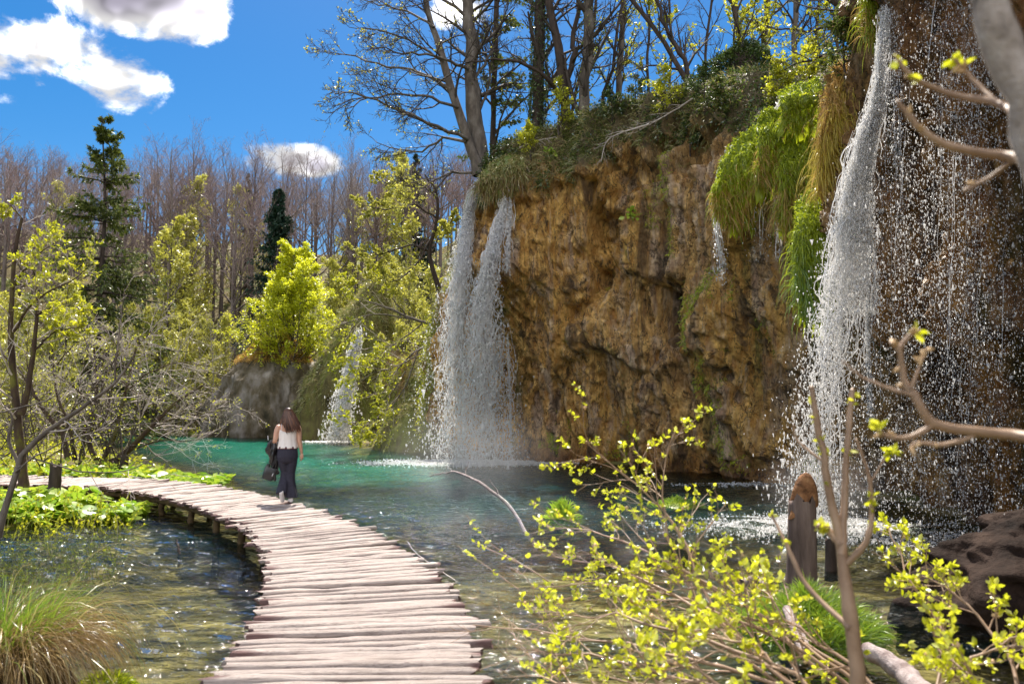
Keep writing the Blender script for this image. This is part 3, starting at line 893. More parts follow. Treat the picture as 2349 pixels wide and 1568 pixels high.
def leafy_tree(name, H, seed, loc, label, leaf, nleaf, lsize, width=.35, first=.1, n1=34, ang=(55, 80), trop=.03, bark='bark_grey', group=None, layered=False, twig='twig_dark', n2=9, n3=5, r=.012, cat='tree', flat=.9):
    rg = np.random.default_rng(seed); k = 10; t = np.linspace(0, 1, k)
    tr = np.stack([np.cumsum(rg.normal(size=k)) * .008 * H, np.cumsum(rg.normal(size=k)) * .008 * H, t * H], 1)[None]; tr[0, 0, :2] = 0
    rr = (H * r * (1 - t) + .01)[None]
    P1, R1 = grow(tr, rr, n1, first, .98, ang, width, 6, trop, .10, .5, .25, .78, rg)
    P2, R2 = grow(P1, R1, n2, .15, 1, (30, 60), .38, 4, trop, .12, .55, .3, .5, rg, rmin=.005)
    P3, R3 = grow(P2, R2, n3, .1, 1, (25, 55), .5, 3, trop, .12, .6, .4, .4, rg, rmin=.004)
    root = empty(name, loc); tag(root, label, cat, group)
    mb = MB(); tubes(mb, tr, rr, 7); tubes(mb, P1, R1, 4); mb.build('trunk', M[bark], root)
    mb = MB(); tubes(mb, P2, R2, 3); tubes(mb, P3, R3, 3); tag(mb.build('branches', M[twig], root), kind='stuff')
    mb = MB(); c, d = along(P3, nleaf, rg, .0)
    c = c + rg.normal(size=c.shape) * lsize * .5
    leaves(mb, c, lsize, rg, up=1.6 if layered else .5, dirs=d * np.array([1, 1, .4])); mb.build('crown', M[leaf], root)
    return root


leafy_tree('beech_tree', 9.0, 21, (-15.7, 56.6, 4.3), 'bright yellow-green leafy beech on the saddle between the two rocks', 'leaf_beech', 46000, .16, .50, .0, 84, (48, 72), .05, layered=True)


def understory():
    rg = np.random.default_rng(31)
    protos = [leafy_tree('young_tree', 7.0, 40 + i, (0, 0, 0), '', 'leaf_understory', 3600, .13, .34, .12, 20, (28, 55), .06, bark='twig_dark', twig='twig_pale', n2=8, n3=5, r=.008) for i in range(3)]
    # survey x, depth, height, label
    far = 'young pale yellow-green tree at the foot of the far hillside wood'
    sp = []
    for i in range(26):
        sp.append((rg.uniform(150, 560), rg.uniform(59, 68), rg.uniform(6, 10), far))
    for i in range(16):
        sp.append((rg.uniform(-30, 330), rg.uniform(33, 56), rg.uniform(4.5, 8.5), far))
    for x, Y, h in ((800, 66, 10), (870, 60, 10), (930, 54, 9.5), (990, 50, 8.5), (770, 64, 11), (900, 62, 10), (960, 46, 7), (880, 51, 6), (1010, 44, 6.5), (910, 48, 6.5)):
        sp.append((x, Y, h, 'pale yellow-green bushy tree on the slope left of the tall fall'))
    for i in range(16):
        sp.append((rg.uniform(60, 960), rg.uniform(66, 84), rg.uniform(11, 17), 'taller pale green leafing tree among the bare trunks of the far wood'))
    ordn = 'leftmost second third fourth fifth sixth seventh eighth ninth tenth eleventh twelfth thirteenth fourteenth fifteenth rightmost'.split()
    for key, word in (('pale yellow', 'pale bushy trees on the slope by the tall fall'), ('taller', 'taller leafing trees among the far bare trunks')):
        ii = sorted([i for i, q in enumerate(sp) if q[3].startswith(key)], key=lambda i: sp[i][0])
        for r_, i in enumerate(ii): sp[i] = (*sp[i][:3], (ordn[r_] if r_ < len(ii) - 1 else 'rightmost') + (' from the left' if 0 < r_ < len(ii) - 1 else '') + ' of the ' + word)
    first = {}
    for i, (x, Y, h, lab) in enumerate(sp):
        X = (x * K - 512) / FPX * Y; z = gz(X, Y) - .1
        if z < -.05 and seg_dist(np.array([[X, Y]]), LAKE)[0] < .5:
            X -= 3; z = max(gz(X, Y), 0)
            if seg_dist(np.array([[X, Y]]), LAKE)[0] < 0: continue
        p = protos[i % 3]; f = h / 7
        if p.name not in first: first[p.name] = 1; o = p; p.location, p.rotation_euler.z, p.scale = (X, Y, z), rg.uniform(0, 6), (f * .9, f * .9, f)
        else: o = copy_tree(p, (X, Y, z), rg.uniform(0, 6), (f * .9, f * .9, f))
        tag(o, lab, 'tree', 'pale young trees under the far wood' if lab is far else 'leafing trees among the bare trunks' if 'taller' in lab else 'pale bushy trees beside the tall fall')


understory()


def shaped_tree(name, label, trunks, limbs, base, mats, seed, n1=6, n2=9, n3=7, lf1=.4, trop=.02, leaf=None, nleaf=0, lsize=.1, tsides=8, ang=(25, 55), wig=.12, group=None, cat='tree', rmin=.006, r_twig=.55, crown='crown', t0=.25):
    """tree whose trunks and main limbs follow given polylines (points, r0, r1)"""
    rg = np.random.default_rng(seed)
    root = empty(name, base); tag(root, label, cat, group); b = np.array(base)
    mb = MB(); AP, AR = [], []
    for pts, r0, r1 in trunks:
        p = resample(np.array(pts) - b, 14); p[1:-1] += rg.normal(size=(12, 3)) * r0 * .12
        r = np.linspace(r0, r1, 14); r[0] *= 1.25
        r *= 1 + .05 * rg.normal(size=14)
        tubes(mb, p[None], r[None], tsides); AP.append(p); AR.append(r)
    for pts, r0, r1 in limbs:
        p = resample(np.array(pts) - b, 14); p[1:-1] += rg.normal(size=(12, 3)) * r0 * .5
        r = np.linspace(r0, r1, 14); tubes(mb, p[None], r[None], 5); AP.append(p); AR.append(r)
    mb.build('trunk', M[mats[0]], root)
    LP, LR = (np.array(AP), np.array(AR)) if not limbs else (np.array(AP[len(trunks):]), np.array(AR[len(trunks):]))
    P1, R1 = grow(LP, LR, n1, t0, 1, ang, lf1, 7, trop, wig, .55, .3, .6, rg, rmin=rmin)
    P2, R2 = grow(P1, R1, n2, .15, 1, (25, 55), .45, 5, trop, wig, r_twig, .35, .5, rg, rmin=rmin * .8)
    P3, R3 = grow(P2, R2, n3, .15, 1, (20, 50), .45, 4, trop, wig, r_twig, .5, .4, rg, rmin=rmin * .6)
    if limbs:                                   # the trunks carry side branches too
        PT, RT = grow(np.array(AP[:len(trunks)]), np.array(AR[:len(trunks)]), n1, .35, 1, (35, 65), .3, 7, trop, wig, .35, .25, .5, rg, rmin=rmin)
        P1b, R1b = grow(PT, RT, n2, .2, 1, (25, 55), .4, 5, trop, wig, r_twig, .4, .5, rg, rmin=rmin * .7)
        P1, R1 = np.concatenate([P1, PT]), np.concatenate([R1, RT]); P2, R2 = np.concatenate([P2, P1b]), np.concatenate([R2, R1b])
    mb = MB(); tubes(mb, P1, R1, 4); tubes(mb, P2, R2, 3); tubes(mb, P3, R3, 3); mb.build(crown, M[mats[1]], root)
    if leaf:
        mb = MB(); c, d = along(np.concatenate([P3]), nleaf, rg, .1); leaves(mb, c, lsize, rg, dirs=d); mb.build('foliage', M[leaf], root)
    return root, AP


def DD(pts, Y): return [D(x, y, Y if len(p) == 0 else p[0]) for x, y, *p in pts]


# the twin-stemmed beech above the tall fall
b0 = D(1103, 392, 32.6)
shaped_tree('beech_tree', 'large twin-stemmed bare beech leaning over the lip of the tall fall', [
    (DD([(1108, 400), (1094, 300), (1084, 200), (1080, 100), (1074, 0), (1066, -160)], 32.6), .36, .20),
    (DD([(1100, 400), (1076, 325), (1046, 235), (1012, 125), (988, 40), (960, -80)], 32.2), .24, .09)], [
    (DD([(1072, 318), (1010, 292, 31), (940, 262, 30), (870, 232, 29), (800, 210, 28.5), (768, 214, 28)], 32), .085, .015),
    (DD([(1050, 245), (985, 222, 31), (905, 215, 30.5), (830, 232, 30), (790, 250, 29.5)], 32), .07, .015),
    (DD([(1070, 325), (1015, 318, 33), (960, 348, 33.5), (900, 340, 34), (850, 312, 34)], 32), .07, .012),
    (DD([(1035, 205), (960, 165, 33), (880, 150, 33.5), (800, 125, 34), (742, 118, 34)], 32), .075, .014),
    (DD([(1018, 140), (945, 100, 31), (870, 70, 30), (800, 62, 29.5)], 32), .06, .012),
    (DD([(995, 62), (930, 25, 33), (860, 8, 34), (800, -12, 34)], 32), .06, .012),
    (DD([(1080, 160), (1010, 130, 31), (930, 118, 30), (850, 100, 29)], 32.6), .08, .013),
    (DD([(1076, 40), (1000, -10, 32), (900, -40, 31), (800, -60, 30)], 32.6), .08, .014),
    (DD([(1082, 190), (1120, 130, 33), (1150, 60, 33.5), (1170, -20, 34)], 32.6), .08, .02),
    (DD([(1090, 270), (1115, 215, 33), (1125, 140, 33.4), (1130, 60, 33.6)], 32.6), .08, .02),
    (DD([(1085, 395), (1020, 400, 32), (960, 430, 31.5), (900, 415, 31)], 32.2), .06, .012)],
    b0, ('bark_grey', 'twig_dark'), 51, n1=11, n2=10, n3=6, lf1=.42, trop=.015, leaf='leaf_understory', nleaf=2600, lsize=.09, rmin=.013, wig=.13, t0=.12)


def top_trees():
    # survey points of each stem, depth, radius; every one is a different tree on the cliff top
    S = [('needle_tree', 'thin reddish spruce trunk directly behind the twin-stemmed beech', [(1130, 380), (1132, 250), (1136, 120), (1142, -60)], 34.5, .16, .11, 'bark_dark', 0),
         ('ivy_tree', 'straight thick trunk clothed in ivy, right of the twin-stemmed beech', [(1228, 350), (1234, 230), (1238, 110), (1242, -60)], 31.5, .27, .22, 'bark_dark', 1),
         ('forked_tree', 'dark forked tree with one limb arching left across the ivy trunk', [(1298, 275), (1290, 180), (1276, 90), (1262, 20), (1254, -60)], 31.0, .24, .15, 'bark_dark', 0),
         ('straight_tree', 'thick straight grey-brown trunk with lichen at the cliff edge, right of the forked tree', [(1336, 290), (1344, 170), (1349, 80), (1352, -60)], 30.5, .26, .21, 'bark_grey', 2),
         ('crooked_tree', 'thin crooked dark stem between the thick straight trunk and a slim pole', [(1388, 260), (1382, 220), (1402, 170), (1410, 120), (1420, 40), (1440, -50)], 32, .09, .05, 'bark_dark', 0),
         ('slim_tree', 'slim upright trunk flecked with yellow leaves above the brown cliff', [(1416, 255), (1422, 150), (1428, 60), (1432, -60)], 32.5, .15, .12, 'bark_grey', 3),
         ('leaning_tree', 'double-stemmed tree leaning left from the ivy mound', [(1592, 228), (1560, 160), (1510, 80), (1450, 0), (1400, -60)], 28.0, .13, .07, 'bark_dark', 0),
         ('leafing_tree', 'young tree in yellow-green leaf right of the slim trunk', [(1490, 240), (1484, 150), (1490, 60), (1486, -50)], 33, .08, .05, 'bark_dark', 4),
         ('mound_tree', 'leafy multi-branched tree growing out of the ivy mound', [(1702, 200), (1700, 130), (1690, 60), (1672, -40)], 27.5, .14, .09, 'bark_dark', 4),
         ('pale_trunk', 'pale straight trunk just right of the ivy mound', [(1755, 190), (1752, 110), (1758, 40), (1764, -50)], 29, .15, .11, 'bark_grey', 4),
         ('pole_tree', 'bare grey pole trunk between ivy mound and green moss bank', [(1822, 165), (1822, 90), (1826, 20), (1828, -40)], 27, .12, .10, 'bark_grey', 0),
         ('overhanging_tree', 'dark tree overhanging the spraying fall with long arching branches', [(2040, 130), (1985, 60), (1920, 10), (1850, -40)], 19, .12, .07, 'bark_dark', 3),
         ('back_tree', 'slender bare stem seen far behind the ivy trunk', [(1205, 345), (1220, 200), (1235, 60), (1262, -60)], 36, .07, .05, 'bark_dark', 0),
         ('back_tree', 'slender bare stem close left of the slim yellow-flecked trunk', [(1310, 268), (1330, 170), (1362, 60), (1370, -60)], 34, .09, .06, 'bark_dark', 0),
         ('back_tree', 'thin bare stem standing between slim trunk and leaning double stem', [(1532, 235), (1540, 120), (1536, 20), (1530, -60)], 34, .07, .05, 'bark_dark', 0),
         ('back_tree', 'thin bare stem just left of the ivy mound', [(1622, 215), (1618, 120), (1630, 30), (1640, -50)], 33, .08, .05, 'bark_dark', 0),
         ('back_tree', 'thin bare stem between the pole trunk and the overhanging tree', [(1868, 150), (1872, 80), (1880, 0), (1886, -50)], 28, .08, .06, 'bark_dark', 0),
         ('back_tree', 'thin yellow-leaved stem behind the mossy bank near the spraying fall', [(1925, 140), (1918, 70), (1926, 0), (1930, -50)], 25, .07, .05, 'bark_dark', 4)]
    for i, (nm, lab, pts, Y, r0, r1, bark, kind) in enumerate(S):
        P = DD(pts, Y); top = P[-1] + unit(P[-1] - P[-2]) * 3.0; P.append(top)
        foot = P[0] + np.array([0, 0, -.8]); P.insert(0, foot)
        limbs = []
        if nm == 'forked_tree':
            limbs = [(DD([(1300, 250), (1270, 200, 30.5), (1235, 160, 30), (1180, 140, 29.5), (1120, 132, 29), (1050, 150, 29)], 31), .12, .02),
                     (DD([(1298, 220), (1312, 150), (1318, 60), (1322, -60)], 31), .14, .08)]
        if nm == 'leaning_tree':
            limbs = [(DD([(1590, 225), (1572, 150), (1530, 70), (1500, -20)], 28.2), .11, .06), (DD([(1580, 190), (1640, 150, 27), (1700, 110, 26.5)], 28), .06, .015),
                     (DD([(1560, 160), (1500, 150, 27.5), (1440, 165, 27)], 28), .05, .012)]
        if nm == 'overhanging_tree':
            limbs = [(DD([(2030, 120), (1960, 110, 18.6), (1880, 130, 18.2), (1800, 160, 18)], 19), .06, .012), (DD([(2000, 80), (1930, 60, 18.4), (1850, 70, 18), (1760, 60, 17.6)], 19), .06, .012),
                     (DD([(2040, 140), (1980, 160, 18.5), (1950, 230, 18.2), (1940, 330, 18)], 19), .04, .01)]
        root, AP = shaped_tree(nm, lab, [(P, r0 * .88, r1 * .88)], limbs, tuple(foot), (bark, 'twig_dark'), 200 + i, n1=12 if not limbs else 8, n2=7, n3=6, lf1=.26 if not limbs else .4, trop=.03,
                               leaf='leaf_spring' if kind in (3, 4) else None, nleaf={3: 900, 4: 2600}.get(kind, 0), lsize=.11 * Y / 30, rmin=.007, t0=.22)
        rg = np.random.default_rng(400 + i)
        if kind in (1, 2):
            n = 5200 if kind == 1 else 800
            p = AP[0]; f = rg.random(n) ** .85 * (len(p) - 1.01); j = f.astype(int); w = (f - j)[:, None]
            a = rg.uniform(0, 6.28, n); rr_ = (r0 * 1.05 + .10 * rg.random(n) ** 2)[:, None] * np.stack([np.cos(a), np.sin(a), 0 * a], 1)
            mb = MB(); leaves(mb, p[j] * (1 - w) + p[j + 1] * w + rr_, .11, rg, dirs=np.stack([np.cos(a), np.sin(a), -1.2 + 0 * a], 1)); mb.build('ivy', M['leaf_ivy' if kind == 1 else 'leaf_rim'], root)
        if nm == 'needle_tree':                # needle sprays of the sparse spruce
            P1, R1 = grow(AP[0][None], np.full((1, 14), .05), 34, .25, 1, (60, 95), .16, 5, -.05, .1, .6, .3, .2, rg)
            mb = MB(); c, d = along(P1, 3800, rg, .2); c = c + rg.normal(size=c.shape) * np.array([.1, .1, .06]); leaves(mb, c, .16, rg, dirs=d + np.array([0, 0, -.6])); tubes(mb, P1, R1 * .5, 3); mb.build('needles', M['needle'], root)


top_trees()
shaped_tree('arching_tree', 'crooked dark tree in airy lime leaf just left of the tall fall', [(DD([(1012, 680), (985, 580), (1003, 500), (1000, 440), (975, 400)], 38), .13, .04)], [
    (DD([(985, 575), (940, 562, 37.5), (880, 580, 37), (815, 592, 36.6)], 38), .06, .012), (DD([(1002, 500), (950, 470, 37.5), (890, 480, 37), (830, 470, 36.6)], 38), .05, .012), (DD([(990, 545), (955, 605, 37.6), (915, 640, 37.2), (870, 650, 37)], 38), .05, .012),
    (DD([(1000, 450), (940, 410, 38.5), (880, 420, 38.6)], 38), .04, .012), (DD([(985, 590), (1010, 540, 37.6), (1040, 500, 37)], 38), .04, .012)], tuple(D(1012, 690, 38)), ('bark_dark', 'twig_dark'), 331, n1=8, n2=6, n3=5, lf1=.5, trop=.02, leaf='leaf_understory', nleaf=7500, lsize=.13, rmin=.008)
shaped_tree('overhanging_bush', 'spreading lime and straw-coloured bush hanging over the small cascade', [(DD([(1030, 750), (960, 735), (890, 705), (840, 690)], 39), .09, .03), (DD([(1020, 790), (960, 800), (900, 860)], 39), .07, .02)], [
    (DD([(950, 732), (860, 720, 38.5), (790, 742, 38), (735, 765, 37.6)], 39), .04, .008), (DD([(970, 740), (900, 790, 38.5), (840, 800, 38), (785, 812, 37.6)], 39), .04, .008), (DD([(1000, 790), (930, 830, 38.5), (870, 850, 38), (795, 862, 37.6)], 39), .04, .008),
    (DD([(960, 800), (920, 900, 38.4), (860, 960, 38), (800, 975, 37.8)], 39), .04, .008), (DD([(930, 720), (880, 660, 38.5), (810, 630, 38)], 39), .04, .008), (DD([(930, 850), (880, 930, 38.3), (850, 1000, 38)], 39), .03, .008)], tuple(D(1030, 760, 39)), ('bark_grey', 'twig_pale'), 332, n1=9, n2=6, n3=5, lf1=.5, trop=-.01, leaf='leaf_spring', nleaf=7000, lsize=.13, rmin=.008, cat='bush')


# ---------------------------------------------------------------- growth on the cliff
def surface_sample(mask, n, rg, weight=None):
    ii = np.argwhere(mask); w = None
    P = CLIFF['P']; k = ii[rg.integers(0, len(ii), n)] if weight is None else ii[rg.choice(len(ii), n, p=weight[mask] / weight[mask].sum())]
    return P[k[:, 0], k[:, 1]] + rg.normal(size=(n, 3)) * .03, CLIFF['N'][k[:, 0], k[:, 1]]


def strands(mb, base, nrm, length, width, rg, out=.5, sag=1.0, k=5, a=None, wob=.06):
    """thin hanging or arching blades; each a tapering ribbon"""
    n = len(base); d = unit(nrm * out + rg.normal(size=(n, 3)) * .25 + np.array([0, 0, .25]))
    L = length * rg.uniform(.5, 1.25, n) if np.isscalar(length) else length
    pts = [base]
    for j in range(k - 1):
        d = unit(d + np.array([0, 0, -sag * (.55 + .25 * j)]) * .6 + wob * rg.normal(size=(n, 3))); pts.append(pts[-1] + d * (L / (k - 1))[:, None])
    P = np.stack(pts, 1); T = unit(np.gradient(P, axis=1)); sd_ = unit(np.cross(T, rg.normal(size=(n, 1, 3)) * .4 + np.array([.8, .6, .0])))
    w = (width * rg.uniform(.6, 1.3, n))[:, None, None] * np.array([.6, 1, .9, .7, .1])[None, :k, None]
    V = np.stack([P - sd_ * w, P + sd_ * w], 2).reshape(n, k * 2, 3)
    F = np.array([[2 * j, 2 * j + 1, 2 * j + 3, 2 * j + 2] for j in range(k - 1)])
    Q = (F[None] + (np.arange(n) * 2 * k)[:, None, None]).reshape(-1, 4)
    mb.add(V.reshape(-1, 3), Q, a=np.repeat(rg.random(n) if a is None else a, 2 * k))


def rim_growth():
    rg = np.random.default_rng(61); P = CLIFF['P']; px, py, dd = CLIFF['pr']
    inview = (px > 1080) & (px < 2080) & (py > -60) & (P[..., 1] > 13) & (dd < 42)
    pat = fbm(P * .55, 3, 131); pat2 = fbm(P * .5 + 30, 3, 141)
    veg = CLIFF['veg'] > .45
    mb = MB()
    c, n = surface_sample(inview & veg & (pat > -.15), 26000, rg); c = c + n * (.25 * rg.random(len(c)) ** 2)[:, None]
    leaves(mb, c, .085, rg, dirs=n + np.array([0, 0, -.2])); o = mb.build('rim_undergrowth', M['leaf_rim']); tag(o, 'low leafy green and brown undergrowth covering the cliff rim', 'undergrowth', kind='stuff')
    mb = MB(); c, n = surface_sample(inview & veg & (pat2 > .0), 12000, rg); c = c + n * (.30 * rg.random(len(c)))[:, None]
    leaves(mb, c, .10, rg, dirs=n + np.array([0, 0, -.6])); o = mb.build('rim_ivy', M['leaf_ivy']); tag(o, 'dark ivy trailing over the cliff rim', 'ivy', kind='stuff')
    mb = MB(); c, n = surface_sample(inview & (CLIFF['veg'] > .3) & (pat2 < .15), 9000, rg); strands(mb, c, n, .42, .008, rg, .8, .7)
    o = mb.build('rim_grass', M['blade_mix']); tag(o, 'dry and green grass hanging from the cliff rim', 'grass', kind='stuff')
    # tufts and moss on the face
    m = (px > 1100) & (px < 1900) & (CLIFF['veg'] < .3) & (P[..., 2] > .2) & (CLIFF['N'][..., 2] > -.1) & (fbm(P * np.array([.5, .5, .22]), 3, 151) > .22)
    mb = MB(); c, n = surface_sample(m, 5000, rg); strands(mb, c, n, .16, .008, rg, .5, 1.2); o = mb.build('face_moss', M['moss']); tag(o, 'small tufts of moss clinging to the brown cliff face', 'moss', kind='stuff')
    # slope left of the tall fall
    m = (CLIFF['s'][:, None] > CLIFF['sb'] + 4.4) & (P[..., 2] > .6)
    mb = MB(); c, n = surface_sample(m & (fbm(P * .6, 3, 161) > -.3), 16000, rg); c = c + n * (.5 * rg.random(len(c)) ** 2)[:, None]; leaves(mb, c, .10, rg, dirs=n)
    o = mb.build('slope_undergrowth', M['leaf_spring']); tag(o, 'yellow-green undergrowth on the slope left of the tall fall', 'undergrowth', kind='stuff')
    mb = MB(); c, n = surface_sample(m, 9000, rg); strands(mb, c, n, .5, .010, rg, .7, .8); o = mb.build('slope_grass', M['blade_mix']); tag(o, 'dry tan grass on the slope left of the tall fall', 'grass', kind='stuff')
    for OP, lab, key, mt in ((OUT2, 'dry mossy grass clothing the tall tufa cone', 'grass', 'blade_mix'), (OUT3, 'dry orange and green grass over the buttress by the fall', 'grass', 'blade_mix'), (OUT1, 'brown dead bracken and moss on top of the dark rock dome', 'bracken', 'moss_brown')):
        V = OP.reshape(-1, 3); g = unit(np.cross(np.gradient(OP, axis=0), np.gradient(OP, axis=1))).reshape(-1, 3); cen = OP.mean((0, 1)); g *= np.sign(((V - cen) * g).sum(1))[:, None]
        ok = np.flatnonzero((V[:, 2] > (5.2 if OP is OUT1 else 1.6)) & (V[:, 1] < cen[1] + 1.5)); k = rg.choice(ok, 7000)
        mb = MB(); strands(mb, V[k], g[k], .5, .014, rg, .6, 1.0); o = mb.build('outcrop_grass', M[mt]); tag(o, lab, key, kind='stuff')


rim_growth()


def moss_curtain(label, cols, Y, seed, n=7000, mats=('moss', 'moss_brown'), lobes=3, thick=.35, ln=.9, brown=.55, off=0.0):
    """shaggy moss hanging over the rock: cols = (x, y_top, y_bottom) survey columns at depth Y"""
    rg = np.random.default_rng(seed); cols = np.array(cols, float)
    Y0 = Y
    for x, y0, y1 in cols:                    # hang clear of the rock behind
        for y in (y0 + 8, (y0 + y1) / 2, y1):
            if y > -20 and x < 2000:
                q = cliff_at(x, y)
                if q is not None and q[2] > Y0 - 1.3: Y = min(Y, q[0][1] - .12)
    root = empty('moss_curtain', tuple(D(cols[len(cols) // 2, 0], cols[:, 2].mean(), Y))); b = np.array(root.location)
    nu, nv = 40, 34
    u = np.linspace(0, 1, nu); xs = np.interp(u, np.linspace(0, 1, len(cols)), cols[:, 0]); yt = np.interp(xs, cols[:, 0], cols[:, 1]) if cols[0, 0] < cols[-1, 0] else np.interp(u, np.linspace(0, 1, len(cols)), cols[:, 1])
    yb = np.interp(u, np.linspace(0, 1, len(cols)), cols[:, 2])
    v = np.linspace(0, 1, nv)
    rag = rg.random(nu)
    P = np.zeros((nu, nv, 3))
    for i in range(nu):
        bulge = thick * (abs(math.sin(math.pi * lobes * u[i])) ** .6 * .6 + .4) * (1 if 0 < i < nu - 1 else .2)
        for j in range(nv):
            vv = v[j]
            y = yt[i] + (yb[i] - yt[i]) * vv * (1 - .28 * rag[i])
            o_ = bulge * (math.sin(min(vv * 3.2, math.pi / 2)) * (1 - .35 * vv))
            P[i, j] = D(xs[i] + 5 * math.sin(vv * 5 + i), y, Y - o_ + (1 - min(vv * 4, 1)) * .25)
    P += .16 * np.stack([fbm(P * 2.2, 4, seed), fbm(P * 2.2 + 9, 4, seed), .6 * fbm(P * 2.2 + 4, 4, seed)], -1)
    Pl = P - b
    mb = MB(); mb.add(Pl.reshape(-1, 3), grid_faces(nu, nv), a=np.clip(np.repeat(v[None], nu, 0).ravel() * .6, 0, 1)); mb.build('moss_mat', M[mats[0]], root)
    nn = unit(np.cross(np.gradient(Pl, axis=0), np.gradient(Pl, axis=1))); nn[nn[..., 1] > 0] *= -1
    k = rg.integers(0, nu, n); l = (rg.random(n) ** .9 * nv * .85).astype(int)
    c = Pl[k, l] + rg.normal(size=(n, 3)) * .02; vv = l / nv
    isb = rg.random(n) < brown * sstep(.25, .7, vv)
    for sel, mt, nm in ((~isb, mats[0], 'moss_strands'), (isb, mats[1], 'hanging_roots')):
        if sel.sum() < 5: continue
        mb = MB(); strands(mb, c[sel], nn[k[sel], l[sel]], ln * (.08 + .62 * vv[sel] ** 1.5) * rg.lognormal(-.1, .4, sel.sum()), .009 * Y / 22, rg, .35, 1.6, wob=.04, a=np.clip(rg.random(sel.sum()) * .7 + .3 * (1 - vv[sel]), 0, 1)); tag(mb.build(nm, M[mt], root), kind='stuff')
    t_ = rg.integers(0, nu, 2600), (rg.random(2600) ** 1.3 * nv * .8).astype(int)
    mb = MB(); leaves(mb, Pl[t_] + nn[t_] * .02 + rg.normal(size=(2600, 3)) * .02, .045 * Y / 22, rg, dirs=nn[t_] + np.array([0, 0, -.5])); tag(mb.build('moss_tufts', M[mats[0]], root), kind='stuff')
    tag(root, label, 'moss')
    return root


moss_curtain('yellow-green moss cushion with brown hanging roots, leftmost of the mossy group on the cliff', [(1640, 420, 500), (1665, 345, 540), (1695, 310, 575), (1735, 285, 560)], 22.4, 71, ln=.8)
moss_curtain('central mossy lobe beside the thin white trickle, with dripping roots', [(1735, 270, 470), (1765, 250, 480), (1800, 250, 450)], 22.0, 72, n=3000, ln=.8)
moss_curtain('broad green moss apron with long brown fringe, third of the mossy group', [(1790, 330, 560), (1830, 300, 620), (1865, 300, 600), (1885, 330, 560)], 21.2, 73, ln=1.0)
moss_curtain('rounded mossy cushions on top of the bank by the overhanging tree', [(1790, 215, 330), (1830, 190, 335), (1880, 180, 340)], 22.0, 74, n=3200, lobes=4, ln=.35, brown=.15)
moss_curtain('long orange-brown moss curtain beside the spraying fall', [(1882, 260, 500), (1898, 180, 455), (1920, 145, 400), (1945, 135, 300), (1972, 145, 225)], 17.6, 75, n=9000, mats=('moss_brown', 'moss_gold'), lobes=4, ln=1.0, brown=.9)
moss_curtain('yellow-green ragged strip along the edge of the orange moss', [(1872, 350, 520), (1885, 300, 500), (1900, 260, 470)], 18.8, 76, n=2200, lobes=1, ln=.7, brown=.1)
moss_curtain('smooth bright green moss tongue hanging low beside the white fall', [(1822, 480, 720), (1850, 440, 790), (1880, 430, 800), (1905, 470, 720)], 17.8, 77, n=5600, mats=('moss', 'grass'), lobes=1, thick=.5, ln=.9, brown=.6)
moss_curtain('green and tan grass mop over the lip of the tall fall', [(1100, 400, 440), (1130, 372, 480), (1165, 357, 470), (1200, 360, 420)], 30.0, 78, n=4600, mats=('blade_mix', 'grass_dry'), lobes=3, thick=.25, ln=.9, brown=.5)
moss_curtain('dark mossy hanging mass at the head of the spraying fall', [(1985, -60, 110), (2020, -80, 140), (2060, -90, 100)], 15.5, 79, n=3600, mats=('moss', 'moss_brown'), lobes=2, ln=.8, brown=.4)


def ivy_mound():
    rg = np.random.default_rng(81); c0 = D(1705, 165, 27.0); n = 9000
    d = unit(rg.normal(size=(n, 3)) * np.array([1, .8, 1])); r = (.72 + .28 * rg.random(n) ** .5) * (1 + .5 * fbm(d * 1.7, 3, 5) + .15 * fbm(d * 5, 2, 6))
    p = d * r[:, None] * np.array([1.05, .8, 1.0]); p[:, 0] *= 1.25 - .45 * (p[:, 2] + 1) / 2
    root = empty('ivy_mound', tuple(c0 + np.array([0, 0, -.9]))); tag(root, 'dome of dark ivy with a cut top standing on the cliff rim', 'ivy')
    mb = MB(); leaves(mb, p * np.array([1, 1, 1.15]) + np.array([0, 0, .9]), .10, rg, dirs=d); mb.build('foliage', M['leaf_ivy'], root)
    k = 8; mb = MB(); tubes(mb, np.stack([np.zeros(k), np.zeros(k), np.linspace(-.6, 1.7, k)], 1)[None], np.linspace(.75, .45, k)[None], 10); mb.build('stump', M['bark_dark'], root)


ivy_mound()


